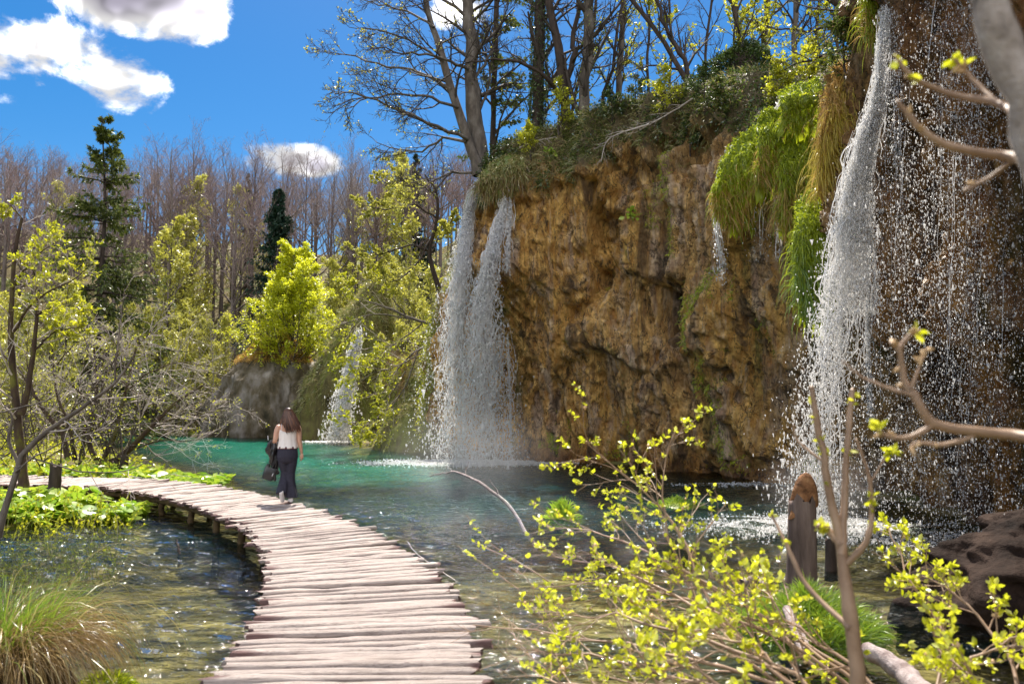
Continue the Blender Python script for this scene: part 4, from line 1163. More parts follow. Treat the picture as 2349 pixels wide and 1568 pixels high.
def rim_shrubs():
    rg = np.random.default_rng(85)
    sp = [(1215, 345, 30.6, 1.1, 'small leafy shrub at the foot of the ivy trunk'), (1285, 290, 30.0, 1.5, 'dark leafy shrub beneath the forked tree'), (1400, 268, 29.6, 1.0, 'low shrub right of the thick straight trunk'), (1455, 262, 29.4, 1.2, 'low shrub with yellow tips above the cliff brow'),
          (1530, 250, 28.4, 1.2, 'green shrub left of the leaning double stem'), (1610, 235, 27.0, 1.1, 'green shrub at the foot of the leaning double stem'), (1660, 260, 26.0, 1.0, 'shrub spilling below the ivy mound'), (1790, 215, 25.0, .9, 'small green shrub right of the ivy mound'), (1850, 180, 22.5, 1.0, 'shrub above the rounded moss cushions'), (1935, 165, 20.0, 1.1, 'shrub above the orange moss curtain'),
          (1500, 330, 27.6, .9, 'trailing shrub hanging on the vegetated brow'), (1590, 330, 26.0, .9, 'trailing shrub under the leaning double stem')]
    for i, (x, y, Y, h, lab) in enumerate(sp):
        q = cliff_at(x, y + 12); p = D(x, y + 10, Y) if q is None or abs(q[0][1] - Y) > 6 else q[0]
        leafy_tree('rim_shrub', h * 1.5, 900 + i, tuple(p - np.array([0, 0, .15])), lab, ('leaf_rim', 'leaf_ivy', 'leaf_spring')[(i * 2) % 3 if i % 4 else 2], 1500, .085, .55, .05, 14, (30, 75), .02, bark='twig_dark', n2=6, n3=4, r=.012, cat='shrub')
    for i, (pts, lab) in enumerate((([(1640, 190), (1560, 260), (1500, 290), (1430, 330)], 'pale dead branch sprawling down the vegetated brow'), ([(1480, 300), (1400, 330), (1380, 380)], 'thin dead branch hanging over the cliff brow'), ([(1190, 345), (1230, 330), (1270, 322)], 'short dead limb lying beside the ivy trunk'))):
        P = [(cliff_at(x, y) or (D(x, y, 28),))[0] + np.array([0, -.35, .1]) for x, y in pts]
        shaped_tree('dead_branch', lab, [(P, .035, .012)], [], tuple(P[0]), ('twig_pale', 'twig_pale'), 940 + i, n1=8, n2=4, n3=2, lf1=.3, trop=-.02, rmin=.006, cat='branch')


rim_shrubs()


def face_plant(label, x, y, n, size, seed):
    rg = np.random.default_rng(seed); q = cliff_at(x, y); root = empty('cliff_plant', tuple(q[0])); tag(root, label, 'plant')
    d = unit(rg.normal(size=(n, 3)) * .6 + q[1] + np.array([0, 0, .4])); st = np.stack([0 * d, d * (size * rg.uniform(.6, 2.0, n))[:, None]], 1)
    mb = MB(); tubes(mb, np.stack([st[:, 0], st[:, 1] * .5 + np.array([0, 0, .02]), st[:, 1]], 1), np.full((n, 3), .006), 3); mb.build('stems', M['leaf_bur'], root)
    mb = MB(); leaves(mb, st[:, 1], size, rg, shape='6', dirs=d + np.array([0, 0, -.8])); mb.build('foliage', M['leaf_bur'], root)


face_plant('small bright green leafy plant rooted on the bare brown cliff face', 1450, 500, 26, .17, 951)
face_plant('green leafy plant on the cliff brow under the forked tree', 1265, 350, 22, .16, 952)


# ---------------------------------------------------------------- falling water
OCT = np.array([[1, 0, 0], [0, 1, 0], [-1, 0, 0], [0, -1, 0], [0, 0, 1.0], [0, 0, -1.0]])
OCF = np.array([[0, 1, 4], [1, 2, 4], [2, 3, 4], [3, 0, 4], [1, 0, 5], [2, 1, 5], [3, 2, 5], [0, 3, 5]])


TET = np.array([[1, 0, -.5], [-.6, .8, -.5], [-.6, -.8, -.5], [0, 0, 1.2]]) * 1.15
TEF = np.array([[0, 1, 3], [1, 2, 3], [2, 0, 3], [0, 2, 1]])


def drops(mb, C, size, rg, stretch=2.6):
    n = len(C); s_ = size * rg.lognormal(0, .45, n)
    st = np.ones((n, 3)); st[:, 2] = 1 + (stretch - 1) * rg.random(n)
    if n < 1000: T4, F4 = OCT, OCF
    else: T4, F4 = TET, TEF
    V = C[:, None] + T4[None] * (s_[:, None] * st)[:, None, :] * rg.choice([-1, 1], (n, 1, 3))
    mb.add(V.reshape(-1, 3), T=(F4[None] + (np.arange(n) * len(T4))[:, None, None]).reshape(-1, 3))


def waterfall(label, paths, nstr, ndrop, dsize, seed, srad=.012, spread=1.0, foot=None, wig=.05, riv_share=.62):
    """paths: list of (survey points (x, y, halfwidth), depth, weight)"""
    rg = np.random.default_rng(seed)
    P0, Y0, _ = paths[0]; base = D(P0[-1][0], P0[-1][1], Y0[-1] if isinstance(Y0, tuple) else Y0)
    root = empty('waterfall', tuple(base)); tag(root, label, 'waterfall'); b = np.array(base)
    smb, dmb = MB(), MB()
    tw = sum(p[2] for p in paths)
    for pts, Y, wt in paths:
        p = resample(np.array(pts, float), 40); Ys = np.linspace(Y[0], Y[1], 40) if isinstance(Y, tuple) else np.full(40, Y)
        for i_ in range(0, 40, 2):                # the water leaps clear of the rock it passes
            q = cliff_at(p[i_, 0], p[i_, 1], 12) if p[i_, 1] > -5 and Ys[0] < 35 else None
            if q is not None and q[0][1] > Ys[i_] - 4: Ys[i_:i_ + 2] = np.minimum(Ys[i_:i_ + 2], q[0][1] - .45)
        Ys = np.minimum.accumulate(Ys); Ys = np.convolve(np.pad(Ys, 3, 'edge'), np.ones(7) / 7, 'valid')
        C = np.array([D(x, y, yy) for (x, y, _), yy in zip(p, Ys)]) - b; hw = p[:, 2] * K / FPX * Ys
        n = int(nstr * wt / tw); k = 26
        if n:
            t0 = rg.random(n) ** 1.5 * .6; t1 = np.minimum(t0 + rg.uniform(.12, .55, n), 1)
            t = t0[:, None] + (t1 - t0)[:, None] * np.linspace(0, 1, k)[None]; f = t * 38.99; i = f.astype(int); w = (f - i)[..., None]
            Q = C[i] * (1 - w) + C[i + 1] * w; h = hw[i]
            lat = rg.normal(size=n)[:, None] * .5; ph = rg.random((n, 1)) * 40
            zz = Q[..., 2]
            wob = vnoise(np.stack([zz * 2.2 + ph, ph + 0 * zz, 0 * zz], -1), seed) * wig * (.5 + t)
            Q = Q + np.stack([lat * h + wob, rg.normal(size=(n, 1)) * .5 * h * .6 + wob * .5, 0 * zz], -1)
            r = srad * rg.lognormal(0, .4, n)[:, None] * (.35 + .65 * np.sin(math.pi * np.linspace(.05, .95, k)))[None] * (1 + .5 * vnoise(np.stack([zz * 6 + ph, 0 * zz, 0 * zz], -1), seed + 1))
            tubes(smb, Q, np.abs(r), 4)
        m = int(ndrop * wt / tw); t = rg.random(m) ** .8; f = t * 38.99; i = f.astype(int); w = (f - i)[:, None]
        Q = C[i] * (1 - w) + C[i + 1] * w; h = hw[i][:, None] * spread * (.55 + .8 * t[:, None])
        clump = vnoise(np.stack([Q[:, 2] * .8, rg.normal(size=m), 0 * t], -1), seed + 3)[:, None]
        riv = rg.normal(size=26)[rg.integers(0, 26, m)][:, None]; inr = (rg.random((m, 1)) < riv_share)
        Q = Q + np.concatenate([np.where(inr, riv * .75 + .10 * rg.normal(size=(m, 1)), rg.normal(size=(m, 1)) * (.8 + .4 * clump)) * h, rg.normal(size=(m, 1)) * h * .7, rg.normal(size=(m, 1)) * .1], 1)
        Q[:, 2] = np.maximum(Q[:, 2], -b[2] + .02)
        drops(dmb, Q, dsize, rg)
    if smb.n: tag(smb.build('water_streams', M['falling_water'], root), kind='stuff')
    if dmb.n: tag(dmb.build('water_drops', M['falling_water'], root), kind='stuff')
    return root


waterfall('tall white double waterfall pouring off the grassy lip into the lake', [
    ([(1112, 405, 6), (1085, 450, 9), (1070, 520, 10), (1058, 620, 17), (1044, 750, 28), (1036, 900, 34), (1030, 1064, 38)], (30.3, 27.8), 1.5),
    ([(1158, 455, 7), (1142, 530, 11), (1120, 620, 19), (1105, 740, 30), (1098, 900, 36), (1092, 1064, 42)], (29.4, 27.7), 1.5),
    ([(1170, 455, 3), (1168, 530, 3), (1162, 620, 4)], 29.6, .2),
    ([(1135, 740, 22), (1138, 880, 26), (1140, 1058, 30)], 29.2, .35),
    ([(1165, 765, 2), (1170, 900, 2), (1172, 1058, 3)], 29.8, .08)], 460, 28000, .0145, 91, srad=.0095, wig=.26)
waterfall('broad white waterfall spilling beside the green moss tongue', [
    ([(2030, 20, 14), (2022, 130, 12), (2010, 230, 14), (1985, 310, 16), (1962, 400, 20), (1945, 500, 26), (1930, 620, 34), (1915, 760, 40), (1895, 900, 42), (1880, 1050, 46), (1878, 1190, 50)], (16.2, 14.9), 2.2),
    ([(2022, 180, 10), (2002, 290, 14), (1980, 420, 16), (1972, 560, 22), (1968, 720, 26)], (16.0, 15.2), 1.2),
    ([(1992, 440, 2), (1994, 600, 2), (1992, 780, 3), (1998, 960, 4)], 16.0, .3)], 300, 26000, .0082, 92, srad=.0060, wig=.26)
waterfall('wide curtain of glittering spray falling over the dark cliff at the picture edge', [
    ([(2180, -60, 70), (2160, 200, 85), (2150, 500, 100), (2140, 800, 110), (2120, 1180, 110)], (12.2, 11.6), 2.0),
    ([(2260, -60, 60), (2250, 250, 80), (2240, 600, 90), (2230, 900, 90), (2200, 1250, 90)], (11.4, 10.8), 2.0),
    ([(2050, 20, 25), (2052, 300, 28), (2060, 700, 40), (2060, 1150, 60)], (15.0, 14.0), 1.0)], 30, 25000, .0050, 93, srad=.0022, wig=.05, riv_share=.25)
waterfall('small cascade slipping down beside the mossy tufa cone', [([(826, 755, 10), (806, 840, 14), (788, 930, 18), (775, 1010, 22)], (46.5, 45.5), 1.0)], 150, 5200, .024, 94, srad=.013, wig=.16)
waterfall('thin broken trickle left of the mossy group', [([(1672, 355, 8), (1650, 400, 6), (1638, 470, 5), (1650, 560, 6), (1655, 640, 9)], (22.8, 22.2), 1.0)], 40, 900, .011, 95, srad=.010)
waterfall('slender trickle running between the moss cushions', [([(1800, 215, 5), (1778, 260, 5), (1775, 330, 4), (1765, 400, 6), (1745, 470, 12), (1742, 600, 14)], (21.4, 21.6), 1.0), ([(1785, 430, 8), (1788, 600, 9)], 20.9, .4)], 46, 900, .008, 96, srad=.007)


def mist(label_of, centre, rad, dens):
    m, W = material('mist'); v = W.n('VolumePrincipled'); W.put(v.inputs['Color'], (.97, .97, .98)); W.put(v.inputs['Anisotropy'], .2)
    co = W.n('TexCoord').outputs['Object']; rr_ = W.vm('LENGTH', W.vm('DIVIDE', co, tuple(rad)), out=1); nz_ = W.noise(co, 1.3, 3)
    W.put(v.inputs['Density'], W.m('MULTIPLY', W.m('MULTIPLY', W.mr(rr_, 1.0, .15), dens), W.m('ADD', .3, W.m('MULTIPLY', nz_, 1.2))))
    W.put(W.n('OutputMaterial').inputs[1], v.outputs[0])
    th = np.arange(28)[:, None] * 2 * math.pi / 28; ph = np.linspace(.001, math.pi - .001, 18)[None]
    P = np.stack([np.cos(th) * np.sin(ph) * rad[0], np.sin(th) * np.sin(ph) * rad[1], -np.cos(ph) * rad[2] + 0 * th], -1)
    F = np.concatenate([grid_faces(28, 18), np.stack([np.full(17, 27 * 18) + np.arange(17), np.full(17, 27 * 18 + 1) + np.arange(17), np.arange(1, 18), np.arange(17)], 1)])[:, ::-1]
    o = MB().add(P.reshape(-1, 3), F).build('mist', m, label_of); o.location = np.array(centre) - np.array(label_of.location); tag(o, kind='stuff')


WF = [o for o in sc.objects if o.name.startswith('waterfall')]
mist(WF[0], G(1075, 1050, .9) + np.array([0, -.3, 0]), (2.6, 1.4, 1.7), .11)
mist(WF[0], D(1068, 820, 28.3), (1.4, .9, 4.8), .07)
mist(WF[1], D(1890, 1150, 15.3) + np.array([0, 0, .2]), (1.5, .9, 1.0), .16)


def foam():
    rg = np.random.default_rng(97)
    mb = MB()
    for x, y, rx, ry, n in ((1040, 1060, 2.6, 1.3, 7000), (1110, 1060, 2.2, 1.1, 5000), (770, 1012, 1.4, .8, 700), (1870, 1200, 1.9, 1.0, 7000), (1760, 1205, 1.6, .9, 2600), (2120, 1240, 1.5, 1.1, 2000), (1700, 1110, 1.6, .35, 500), (2230, 1270, 1.0, 1.0, 900)):
        c = G(x, y, 0); r = rg.normal(size=(n, 2)) * np.array([rx, ry]) * .6
        C = np.stack([c[0] + r[:, 0], c[1] + r[:, 1] - .2, np.abs(rg.normal(size=n)) * .03 * np.exp(-(r ** 2).sum(1)) + .006], 1)
        drops(mb, C, .017 * c[1] / 22, rg, .7)
    o = mb.build('foam', M['falling_water']); tag(o, 'white foam and splashes where the falls meet the lake', 'foam', kind='stuff')


foam()


# ---------------------------------------------------------------- left bank: shrubs, marsh plants
def bank_shrubs():
    def B(pts, Y): return DD(pts, Y)
    T = [('shrub_tree', 'bare shrub arching over the turquoise lake with pale tangled branches', [
            (B([(238, 1068), (285, 1040), (340, 985), (400, 925), (470, 880)], 24.6), .12, .03), (B([(232, 1066), (262, 1000), (280, 930), (300, 850), (318, 770)], 24.8), .085, .025)], [
            (B([(340, 985), (400, 960, 24), (470, 945, 23.5), (570, 935, 23)], 24.6), .035, .006), (B([(300, 1030), (370, 1010, 24), (430, 1010, 23.6), (495, 1000, 23)], 24.6), .03, .006),
            (B([(285, 900), (350, 850, 24), (420, 830, 23.5), (480, 840, 23)], 24.8), .03, .006), (B([(290, 870), (270, 800, 25), (230, 740, 25.5)], 24.8), .03, .006),
            (B([(310, 800), (360, 740, 25), (380, 690, 25.5)], 24.8), .03, .006), (B([(400, 925), (470, 960, 24), (540, 950, 23.4)], 24.6), .03, .006)]),
         ('shrub_tree', 'dark leaning shrub stems with mossy orange feet beside the stump', [
            (B([(228, 1060), (205, 1015), (215, 960), (222, 880), (215, 790)], 25.4), .10, .03), (B([(205, 1000), (240, 960), (255, 900), (268, 820)], 25.4), .06, .02)], [
            (B([(215, 930), (160, 880, 25), (110, 850, 25)], 25.4), .035, .006), (B([(220, 880), (270, 840, 25), (330, 830, 24.5)], 25.4), .03, .006), (B([(216, 840), (190, 770, 26), (150, 720, 26)], 25.4), .03, .006), (B([(262, 860), (320, 900, 25), (400, 900, 24.4)], 25.4), .03, .006)]),
         ('shrub_tree', 'slanting mossy shrub stem leaning left near the forked leafy tree', [
            (B([(158, 1050), (140, 990), (100, 940), (70, 890), (40, 840)], 25.0), .10, .03), (B([(172, 1055), (160, 980), (130, 900), (120, 800)], 25.4), .07, .02), (B([(188, 1050), (196, 980), (232, 900), (236, 800)], 25.8), .08, .02)], [
            (B([(150, 960), (200, 900, 24.6), (260, 870, 24)], 25.4), .03, .006), (B([(120, 850), (170, 790, 25), (230, 770, 24.6)], 25.4), .03, .006), (B([(232, 860), (290, 800, 25), (350, 790, 24.6)], 25.8), .03, .006), (B([(80, 900), (60, 820, 25), (70, 750, 25)], 25.0), .03, .006)])]
    for i, (nm, lab, tr, li) in enumerate(T):
        shaped_tree(nm, lab, tr, li, tuple(np.array(tr[0][0][0]) + np.array([0, 0, -.1])), ('trunk_mossy', 'twig_pale'), 300 + i, n1=9, n2=7, n3=4, lf1=.5, trop=.02, rmin=.007, wig=.16, cat='shrub', leaf='leaf_spring', nleaf=500, lsize=.06, t0=.1)
    # forked leafy tree at the picture edge
    shaped_tree('forked_leafy_tree', 'mossy forked tree in fresh yellow-green leaf beside the far boardwalk', [
        (DD([(60, 1165), (52, 1080), (42, 980), (34, 880), (26, 760), (30, 620), (50, 500)], 17.6), .12, .03), (DD([(48, 950), (66, 880), (80, 780), (84, 680), (70, 560)], 17.4), .075, .02)], [
        (DD([(36, 860), (-20, 760), (-60, 640)], 17.6), .035, .008), (DD([(30, 760), (80, 690, 17), (150, 650, 16.6), (205, 610, 16.4)], 17.6), .035, .007), (DD([(30, 660), (70, 600, 17), (120, 560, 16.8)], 17.6), .03, .007),
        (DD([(82, 720), (130, 700, 17), (180, 690, 16.6)], 17.4), .03, .007), (DD([(80, 800), (130, 760, 17.8), (190, 750, 18)], 17.4), .03, .007), (DD([(50, 500), (20, 470, 17.6), (-20, 480, 17.6)], 17.6), .02, .007)],
        tuple(D(60, 1165, 17.6)), ('trunk_mossy', 'twig_pale'), 310, n1=8, n2=7, n3=5, lf1=.5, trop=.05, leaf='leaf_spring', nleaf=3600, lsize=.085, rmin=.006, t0=.15)
    # long leaning stem nearer the camera
    shaped_tree('leaning_shrub', 'long dark leaning stem crossing before the left bank, with thin whips', [
        (DD([(-8, 1230), (20, 1140), (60, 1030), (130, 975), (200, 925), (262, 880), (310, 810)], 11.5), .055, .014), (DD([(45, 1070), (20, 1010), (28, 960), (10, 930)], 11.5), .03, .01)], [
        (DD([(30, 1085), (110, 1030, 11), (230, 985, 10.8), (380, 965, 10.6)], 11.5), .014, .004), (DD([(0, 945), (100, 920, 11), (180, 870, 11)], 11.5), .014, .004), (DD([(62, 1045), (190, 1080, 10.6), (300, 1075, 10.2), (420, 1010, 10)], 11.5), .012, .004),
        (DD([(262, 880), (272, 770, 11.4), (285, 660, 11.4)], 11.5), .018, .005)],
        tuple(D(-8, 1230, 11.5)), ('bark_grey', 'twig_pale'), 312, n1=4, n2=3, n3=2, lf1=.45, trop=.02, rmin=.004, cat='shrub')
    for x, y, Y, h, lab in ((282, 1100, 23.4, .55, 'short broken grey stump at the tip of the leafy spit'), (262, 1100, 23.6, .35, 'small knobbly stump leaning on the grey stump'), (123, 1135, 16.2, .75, 'dark rotten post standing in the leaves before the boardwalk')):
        p = G(x, y, .1) if Y is None else D(x, y, Y); zb = gz(p[0], p[1]) - .1; post('tree_stump', lab, (p[0], p[1], zb), .11 if h > .5 else .09, h + .1, 'bark_dark', int(x))


def post(name, label, loc, r, h, mat, seed, cat='stump'):
    rg = np.random.default_rng(seed); k, s_ = 9, 12
    z = np.linspace(0, h, k); th = np.arange(s_) * 2 * math.pi / s_
    rr = r * (1.15 - .2 * z / h)[:, None] * (1 + .12 * rg.normal(size=(1, s_)) + .04 * rg.normal(size=(k, s_)))
    V = np.stack([np.cos(th) * rr + .03 * h * (z / h)[:, None], np.sin(th) * rr, z[:, None] + 0 * rr], -1); V[-1, :, 2] += rg.normal(size=s_) * r * .45
    mb = MB().add(V.reshape(-1, 3), grid_faces(k, s_, True)[:, ::-1]); c = V[-1].mean(0) + np.array([0, 0, -r * .4])
    mb.add(np.vstack([V[-1], c]), T=[[i, (i + 1) % s_, s_] for i in range(s_)])
    o = mb.build(name, M[mat]); o.location = loc; tag(o, label, cat); return o


bank_shrubs()


def marsh():
    rg = np.random.default_rng(101)
    disc = np.array([[math.cos(a) * r, math.sin(a) * r, .10 * r * r + .05 * math.sin(3 * a) * r] for r in (1.0,) for a in np.linspace(.35, 2 * math.pi - .35, 9)] + [[0, 0, 0]])
    DT = [[i, i + 1, 9] for i in range(8)]

    def patch(label, spots, n, size, hmax):
        mb = MB(); C = []
        while len(C) < n:
            x0, x1, y0, y1 = spots[rg.integers(len(spots))]
            x, y = rg.uniform(x0, x1), rg.uniform(y0, y1)
            C.append((x, y))
        C = np.array(C); z0 = np.maximum(ground_z(C[:, 0], C[:, 1]), -.02); h = hmax * rg.uniform(.25, 1, n)
        for (x, y), zb, hh in zip(C, z0, h):
            s_ = size * rg.uniform(.55, 1.25); az = rg.uniform(0, 6.28); tl = rg.normal(size=2) * .42
            m = np.array(Matrix.Rotation(az, 3, 'Z')) ; t = np.array(Matrix.Rotation(tl[0], 3, 'X') @ Matrix.Rotation(tl[1], 3, 'Y'))
            V = disc @ m.T @ t.T * s_ + np.array([x, y, zb + hh]); mb.add(V, T=DT, a=rg.random())
        st = np.stack([np.column_stack([C + rg.normal(size=C.shape) * .03, z0 - .05]), np.column_stack([C, z0 + h])], 1)
        tubes(mb, resample_many(st, 3), np.full((n, 3), .006), 3)
        o = mb.build('butterbur_leaves', M['leaf_bur']); tag(o, label, 'leaves', kind='stuff')
    patch('round bright green butterbur leaves between the boardwalk and the turquoise lake', [(-13.5, -9.6, 20.9, 23.4), (-9.6, -7.7, 20.3, 22.4), (-18, -13, 21, 25), (-8.6, -7.4, 19.6, 21)], 800, .13, .30)
    patch('round bright green butterbur leaves on the near side of the far boardwalk', [(-11.5, -8.4, 15.0, 16.9), (-8.8, -7.1, 14.8, 15.9), (-15, -11, 14.6, 17.4), (-10, -8.2, 14.3, 15.2)], 800, .12, .26)
    # marsh stems rising from the shallows
    n = 900
    x = rg.uniform(-10.5, -4.8, n); y = rg.uniform(9.8, 15.3, n); keep = (y > 9.8 + (x + 10) * .55) & (y < 15.6 + (x + 6) * .1) & ((x < -5.9) | (y < 12)); x, y = x[keep], y[keep]
    lim = (x < -5.0 - (y - 10) * .42); x, y = x[lim], y[lim]
    n = len(x); z = np.minimum(ground_z(x, y), -.02)
    b = np.column_stack([x, y, z]); P, Rr = [b], None; d = unit(rg.normal(size=(n, 3)) * .35 + np.array([0, 0, 1])); L = rg.uniform(.25, .75, n)
    for j in range(4):
        d = unit(d + rg.normal(size=(n, 3)) * .12); P.append(P[-1] + d * (L / 4)[:, None])
    P = np.stack(P, 1); mb = MB(); tubes(mb, P, np.full((n, 5), .005), 3); c, dd = along(P, 5200, rg, .3); leaves(mb, c, .055, rg, dirs=dd)
    o = mb.build('marsh_stems', M['leaf_spring']); tag(o, 'thin yellow-green marsh stems standing in the shallow left pool', 'marsh plants', kind='stuff')
    # meadow and undergrowth on the left bank
    n = 30000; x = rg.uniform(-42, -8.5, n); y = rg.uniform(19.5, 60, n)
    ok = seg_dist(np.column_stack([x, y]), LAKE) > .1; x, y = x[ok], y[ok]; z = ground_z(x, y)
    mb = MB(); c = np.column_stack([x, y, z + .5 * rg.random(len(x)) ** 1.6]); leaves(mb, c, .16, rg); o = mb.build('bank_undergrowth', M['leaf_spring']); tag(o, 'fresh green undergrowth carpeting the left bank', 'undergrowth', kind='stuff')
    n = 26000; x = rg.uniform(-70, -4, n); y = rg.uniform(58, 100, n); ok = seg_dist(np.column_stack([x, y]), LAKE) > 1; x, y = x[ok], y[ok]
    mb = MB(); c = np.column_stack([x, y, ground_z(x, y) + 1.6 * rg.random(len(x)) ** 2]); leaves(mb, c, .24, rg); o = mb.build('hillside_undergrowth', M['leaf_brush']); tag(o, 'pale understory and brush on the far hillside', 'undergrowth', kind='stuff')


def resample_many(st, k):
    t = np.linspace(0, 1, k)[None, :, None]; return st[:, :1] * (1 - t) + st[:, 1:] * t


marsh()


def brush_thicket(label, n, xr, yr, hr, seed, mats=('twig_pale', 'leaf_understory'), nl=6, ls=.07):
    """many thin leaning stems with side twigs: an uncountable thicket"""
    rg = np.random.default_rng(seed); x = rg.uniform(*xr, n); y = rg.uniform(*yr, n)
    ok = seg_dist(np.column_stack([x, y]), LAKE) > .05; x, y = x[ok], y[ok]; n = len(x)
    d = unit(rg.normal(size=(n, 3)) * .5 + np.array([.25, -.2, 1])); L = rg.uniform(*hr, n); P = [np.column_stack([x, y, ground_z(x, y) - .05])]
    for j in range(6):
        d = unit(d + rg.normal(size=(n, 3)) * .12 + np.array([0, 0, .03])); P.append(P[-1] + d * (L / 6)[:, None])
    P = np.stack(P, 1); Rr = (L * .0065)[:, None] * np.linspace(1, .3, 7)[None]
    P1, R1 = grow(P, Rr, 9, .2, 1, (30, 65), .34, 5, .01, .14, .6, .3, .4, rg, rmin=.006); P2, R2 = grow(P1, R1, 5, .2, 1, (25, 60), .45, 3, .01, .14, .6, .4, .4, rg, rmin=.005)
    root = empty('thicket', (float(x.mean()), float(y.mean()), 0)); b = np.array(root.location); tag(root, label, 'thicket', kind='stuff')
    mb = MB(); tubes(mb, P - b, Rr, 4); tubes(mb, P1 - b, R1, 3); tubes(mb, P2 - b, R2, 3); mb.build('stems', M[mats[0]], root)
    mb = MB(); c, dd = along(P2 - b, n * nl * 4, rg, .1); leaves(mb, c, ls, rg, dirs=dd); mb.build('foliage', M[mats[1]], root)


brush_thicket('grey twiggy thicket greening along the left bank behind the shrubs', 90, (-27, -12), (27, 50), (3, 6.5), 111, ls=.10)
brush_thicket('fresh green thicket behind the far boardwalk at the picture edge', 60, (-19, -11), (19.6, 27), (2, 4.2), 112, ('twig_dark', 'leaf_spring'), nl=10, ls=.075)
brush_thicket('twiggy yellow-green thicket at the foot of the far wood', 110, (-34, -16), (58, 68), (4, 9), 113, ('twig_pale', 'leaf_brush'), ls=.12)

# ---------------------------------------------------------------- things in and beside the shallows
def tussock():
    rg = np.random.default_rng(121); root = empty('grass_tussock', (-3.85, 6.15, .0)); root.scale = (.95, .95, .95); tag(root, 'shaggy sedge tussock, green on top with drooping straw blades, in the near left corner', 'grass tussock')

    def blades(n, L, up, sag, w, rad, mat, nm, k=7, a=None):
        az = rg.uniform(0, 6.28, n); rr = rad * rg.random(n) ** .5
        P = [np.stack([np.cos(az) * rr, np.sin(az) * rr, .25 + .22 * np.sqrt(np.maximum(0, 1 - (rr / (rad * 1.05)) ** 2))], 1)]
        d = unit(np.stack([np.cos(az), np.sin(az), np.full(n, up)], 1) + rg.normal(size=(n, 3)) * .35); l = L * rg.uniform(.5, 1.2, n)
        for j in range(k - 1):
            d = unit(d + np.array([0, 0, -sag]) * (.4 + .3 * j) + rg.normal(size=(n, 3)) * .04); P.append(P[-1] + d * (l / (k - 1))[:, None])
        P = np.stack(P, 1); T = unit(np.gradient(P, axis=1)); sd_ = unit(np.cross(T, rg.normal(size=(n, 1, 3)))); wd = (w * rg.uniform(.6, 1.3, n))[:, None, None] * np.linspace(1, .12, k)[None, :, None]
        V = np.stack([P - sd_ * wd, P + sd_ * wd], 2).reshape(n, 2 * k, 3); F = np.array([[2 * j, 2 * j + 1, 2 * j + 3, 2 * j + 2] for j in range(k - 1)])
        mb = MB(); mb.add(V.reshape(-1, 3), (F[None] + (np.arange(n) * 2 * k)[:, None, None]).reshape(-1, 4), a=np.repeat(rg.random(n), 2 * k)); mb.build(nm, M[mat], root)
    blades(1000, .48, 2.2, .14, .004, .45, 'grass', 'green_blades')
    blades(2600, .72, .6, .36, .004, .5, 'grass_dry', 'straw_blades')
    blades(130, 1.25, .8, .26, .005, .5, 'blade_mix', 'long_blades', 9)
    th = np.linspace(0, 2 * math.pi, 24, endpoint=False)[:, None]; v = np.linspace(0, 1, 10)[None]; pr = np.cos(v * math.pi / 2) ** .6
    P = np.stack([np.cos(th) * pr * .6, np.sin(th) * pr * .6, -.3 + .72 * v + 0 * th], -1); P += .04 * fbm(P * 5, 3, 5)[..., None]
    F = np.concatenate([grid_faces(24, 10), np.stack([np.full(9, 230) + np.arange(9), np.full(9, 231) + np.arange(9), np.arange(1, 10), np.arange(9)], 1)])[:, ::-1]
    MB().add(P.reshape(-1, 3), F).build('peat_core', M['beam'], root)
    c = np.array([.78, .15, -.06]); n = 900; d = unit(rg.normal(size=(n, 3))); d[:, 2] = np.abs(d[:, 2]); mb = MB(); strands(mb, c + d * np.array([.2, .16, .14]), d, .07, .006, rg, .8, .5); mb.build('moss_pad', M['moss'], root)


tussock()


def stick(name, label, pts, r0, r1, mat, cat='branch', sides=7, seed=1, twigs=0):
    rg = np.random.default_rng(seed); b = np.array(pts[0]); p = resample(np.array(pts) - b, 22); p[1:-1] += rg.normal(size=(20, 3)) * r0 * (.06 if cat == 'log' else .22)
    mb = MB(); rr = np.linspace(r0, r1, 22) * (1 + (.03 if cat == 'log' else .1) * rg.normal(size=22)); tubes(mb, p[None], rr[None], sides)
    for e, sgn in ((0, 1), (21, -1)): mb.add(np.vstack([p[e] + rr[e] * .9 * unit(rg.normal(size=(sides, 3))) , p[e]]), T=[[i, (i + 1) % sides, sides] for i in range(sides)])
    if twigs:
        P1, R1 = grow(p[None], rr[None], twigs, .1, .8, (30, 60), .12, 4, 0, .2, .5, .3, .3, rg); tubes(mb, P1, R1, 4)
    o = mb.build(name, M[mat]); o.location = pts[0]; tag(o, label, cat); return o


def gp(x, y, z): return G(x, y, z)


q = [gp(1212, 1198, -.05), gp(1165, 1160, .16), gp(1112, 1112, .42), gp(1070, 1088, .62), gp(1040, 1081, .62), gp(1012, 1085, .50), gp(985, 1090, .40)]
yy = np.linspace(q[0][1], q[0][1] + 4.0, 7)
q = [D(x, y, Y) for (x, y), Y in zip([(1215, 1200), (1170, 1162), (1112, 1112), (1070, 1090), (1042, 1081), (1012, 1085), (985, 1091)], np.linspace(13.6, 16.5, 7))]
q[0][2] = -.1
stick('fallen_branch', 'long bare curved branch arching out of the lake before the tall fall', q, .035, .012, 'driftwood', seed=5, twigs=3)
a = gp(412, 1272, 0); stick('broken_stick', 'short dark broken stick poking from the left pool', [a + np.array([.05, -.1, -.15]), a, a + np.array([-.10, .12, .20])], .03, .016, 'bark_dark', 'stick', seed=6)
a = gp(1010, 1345, 0); stick('submerged_twig', 'thin twig lying on the water right of the boardwalk', [gp(1045, 1330, .02), gp(985, 1290, .06), gp(950, 1262, .1), gp(935, 1240, .16)], .008, .004, 'twig_pale', 'twig', 4, 7)
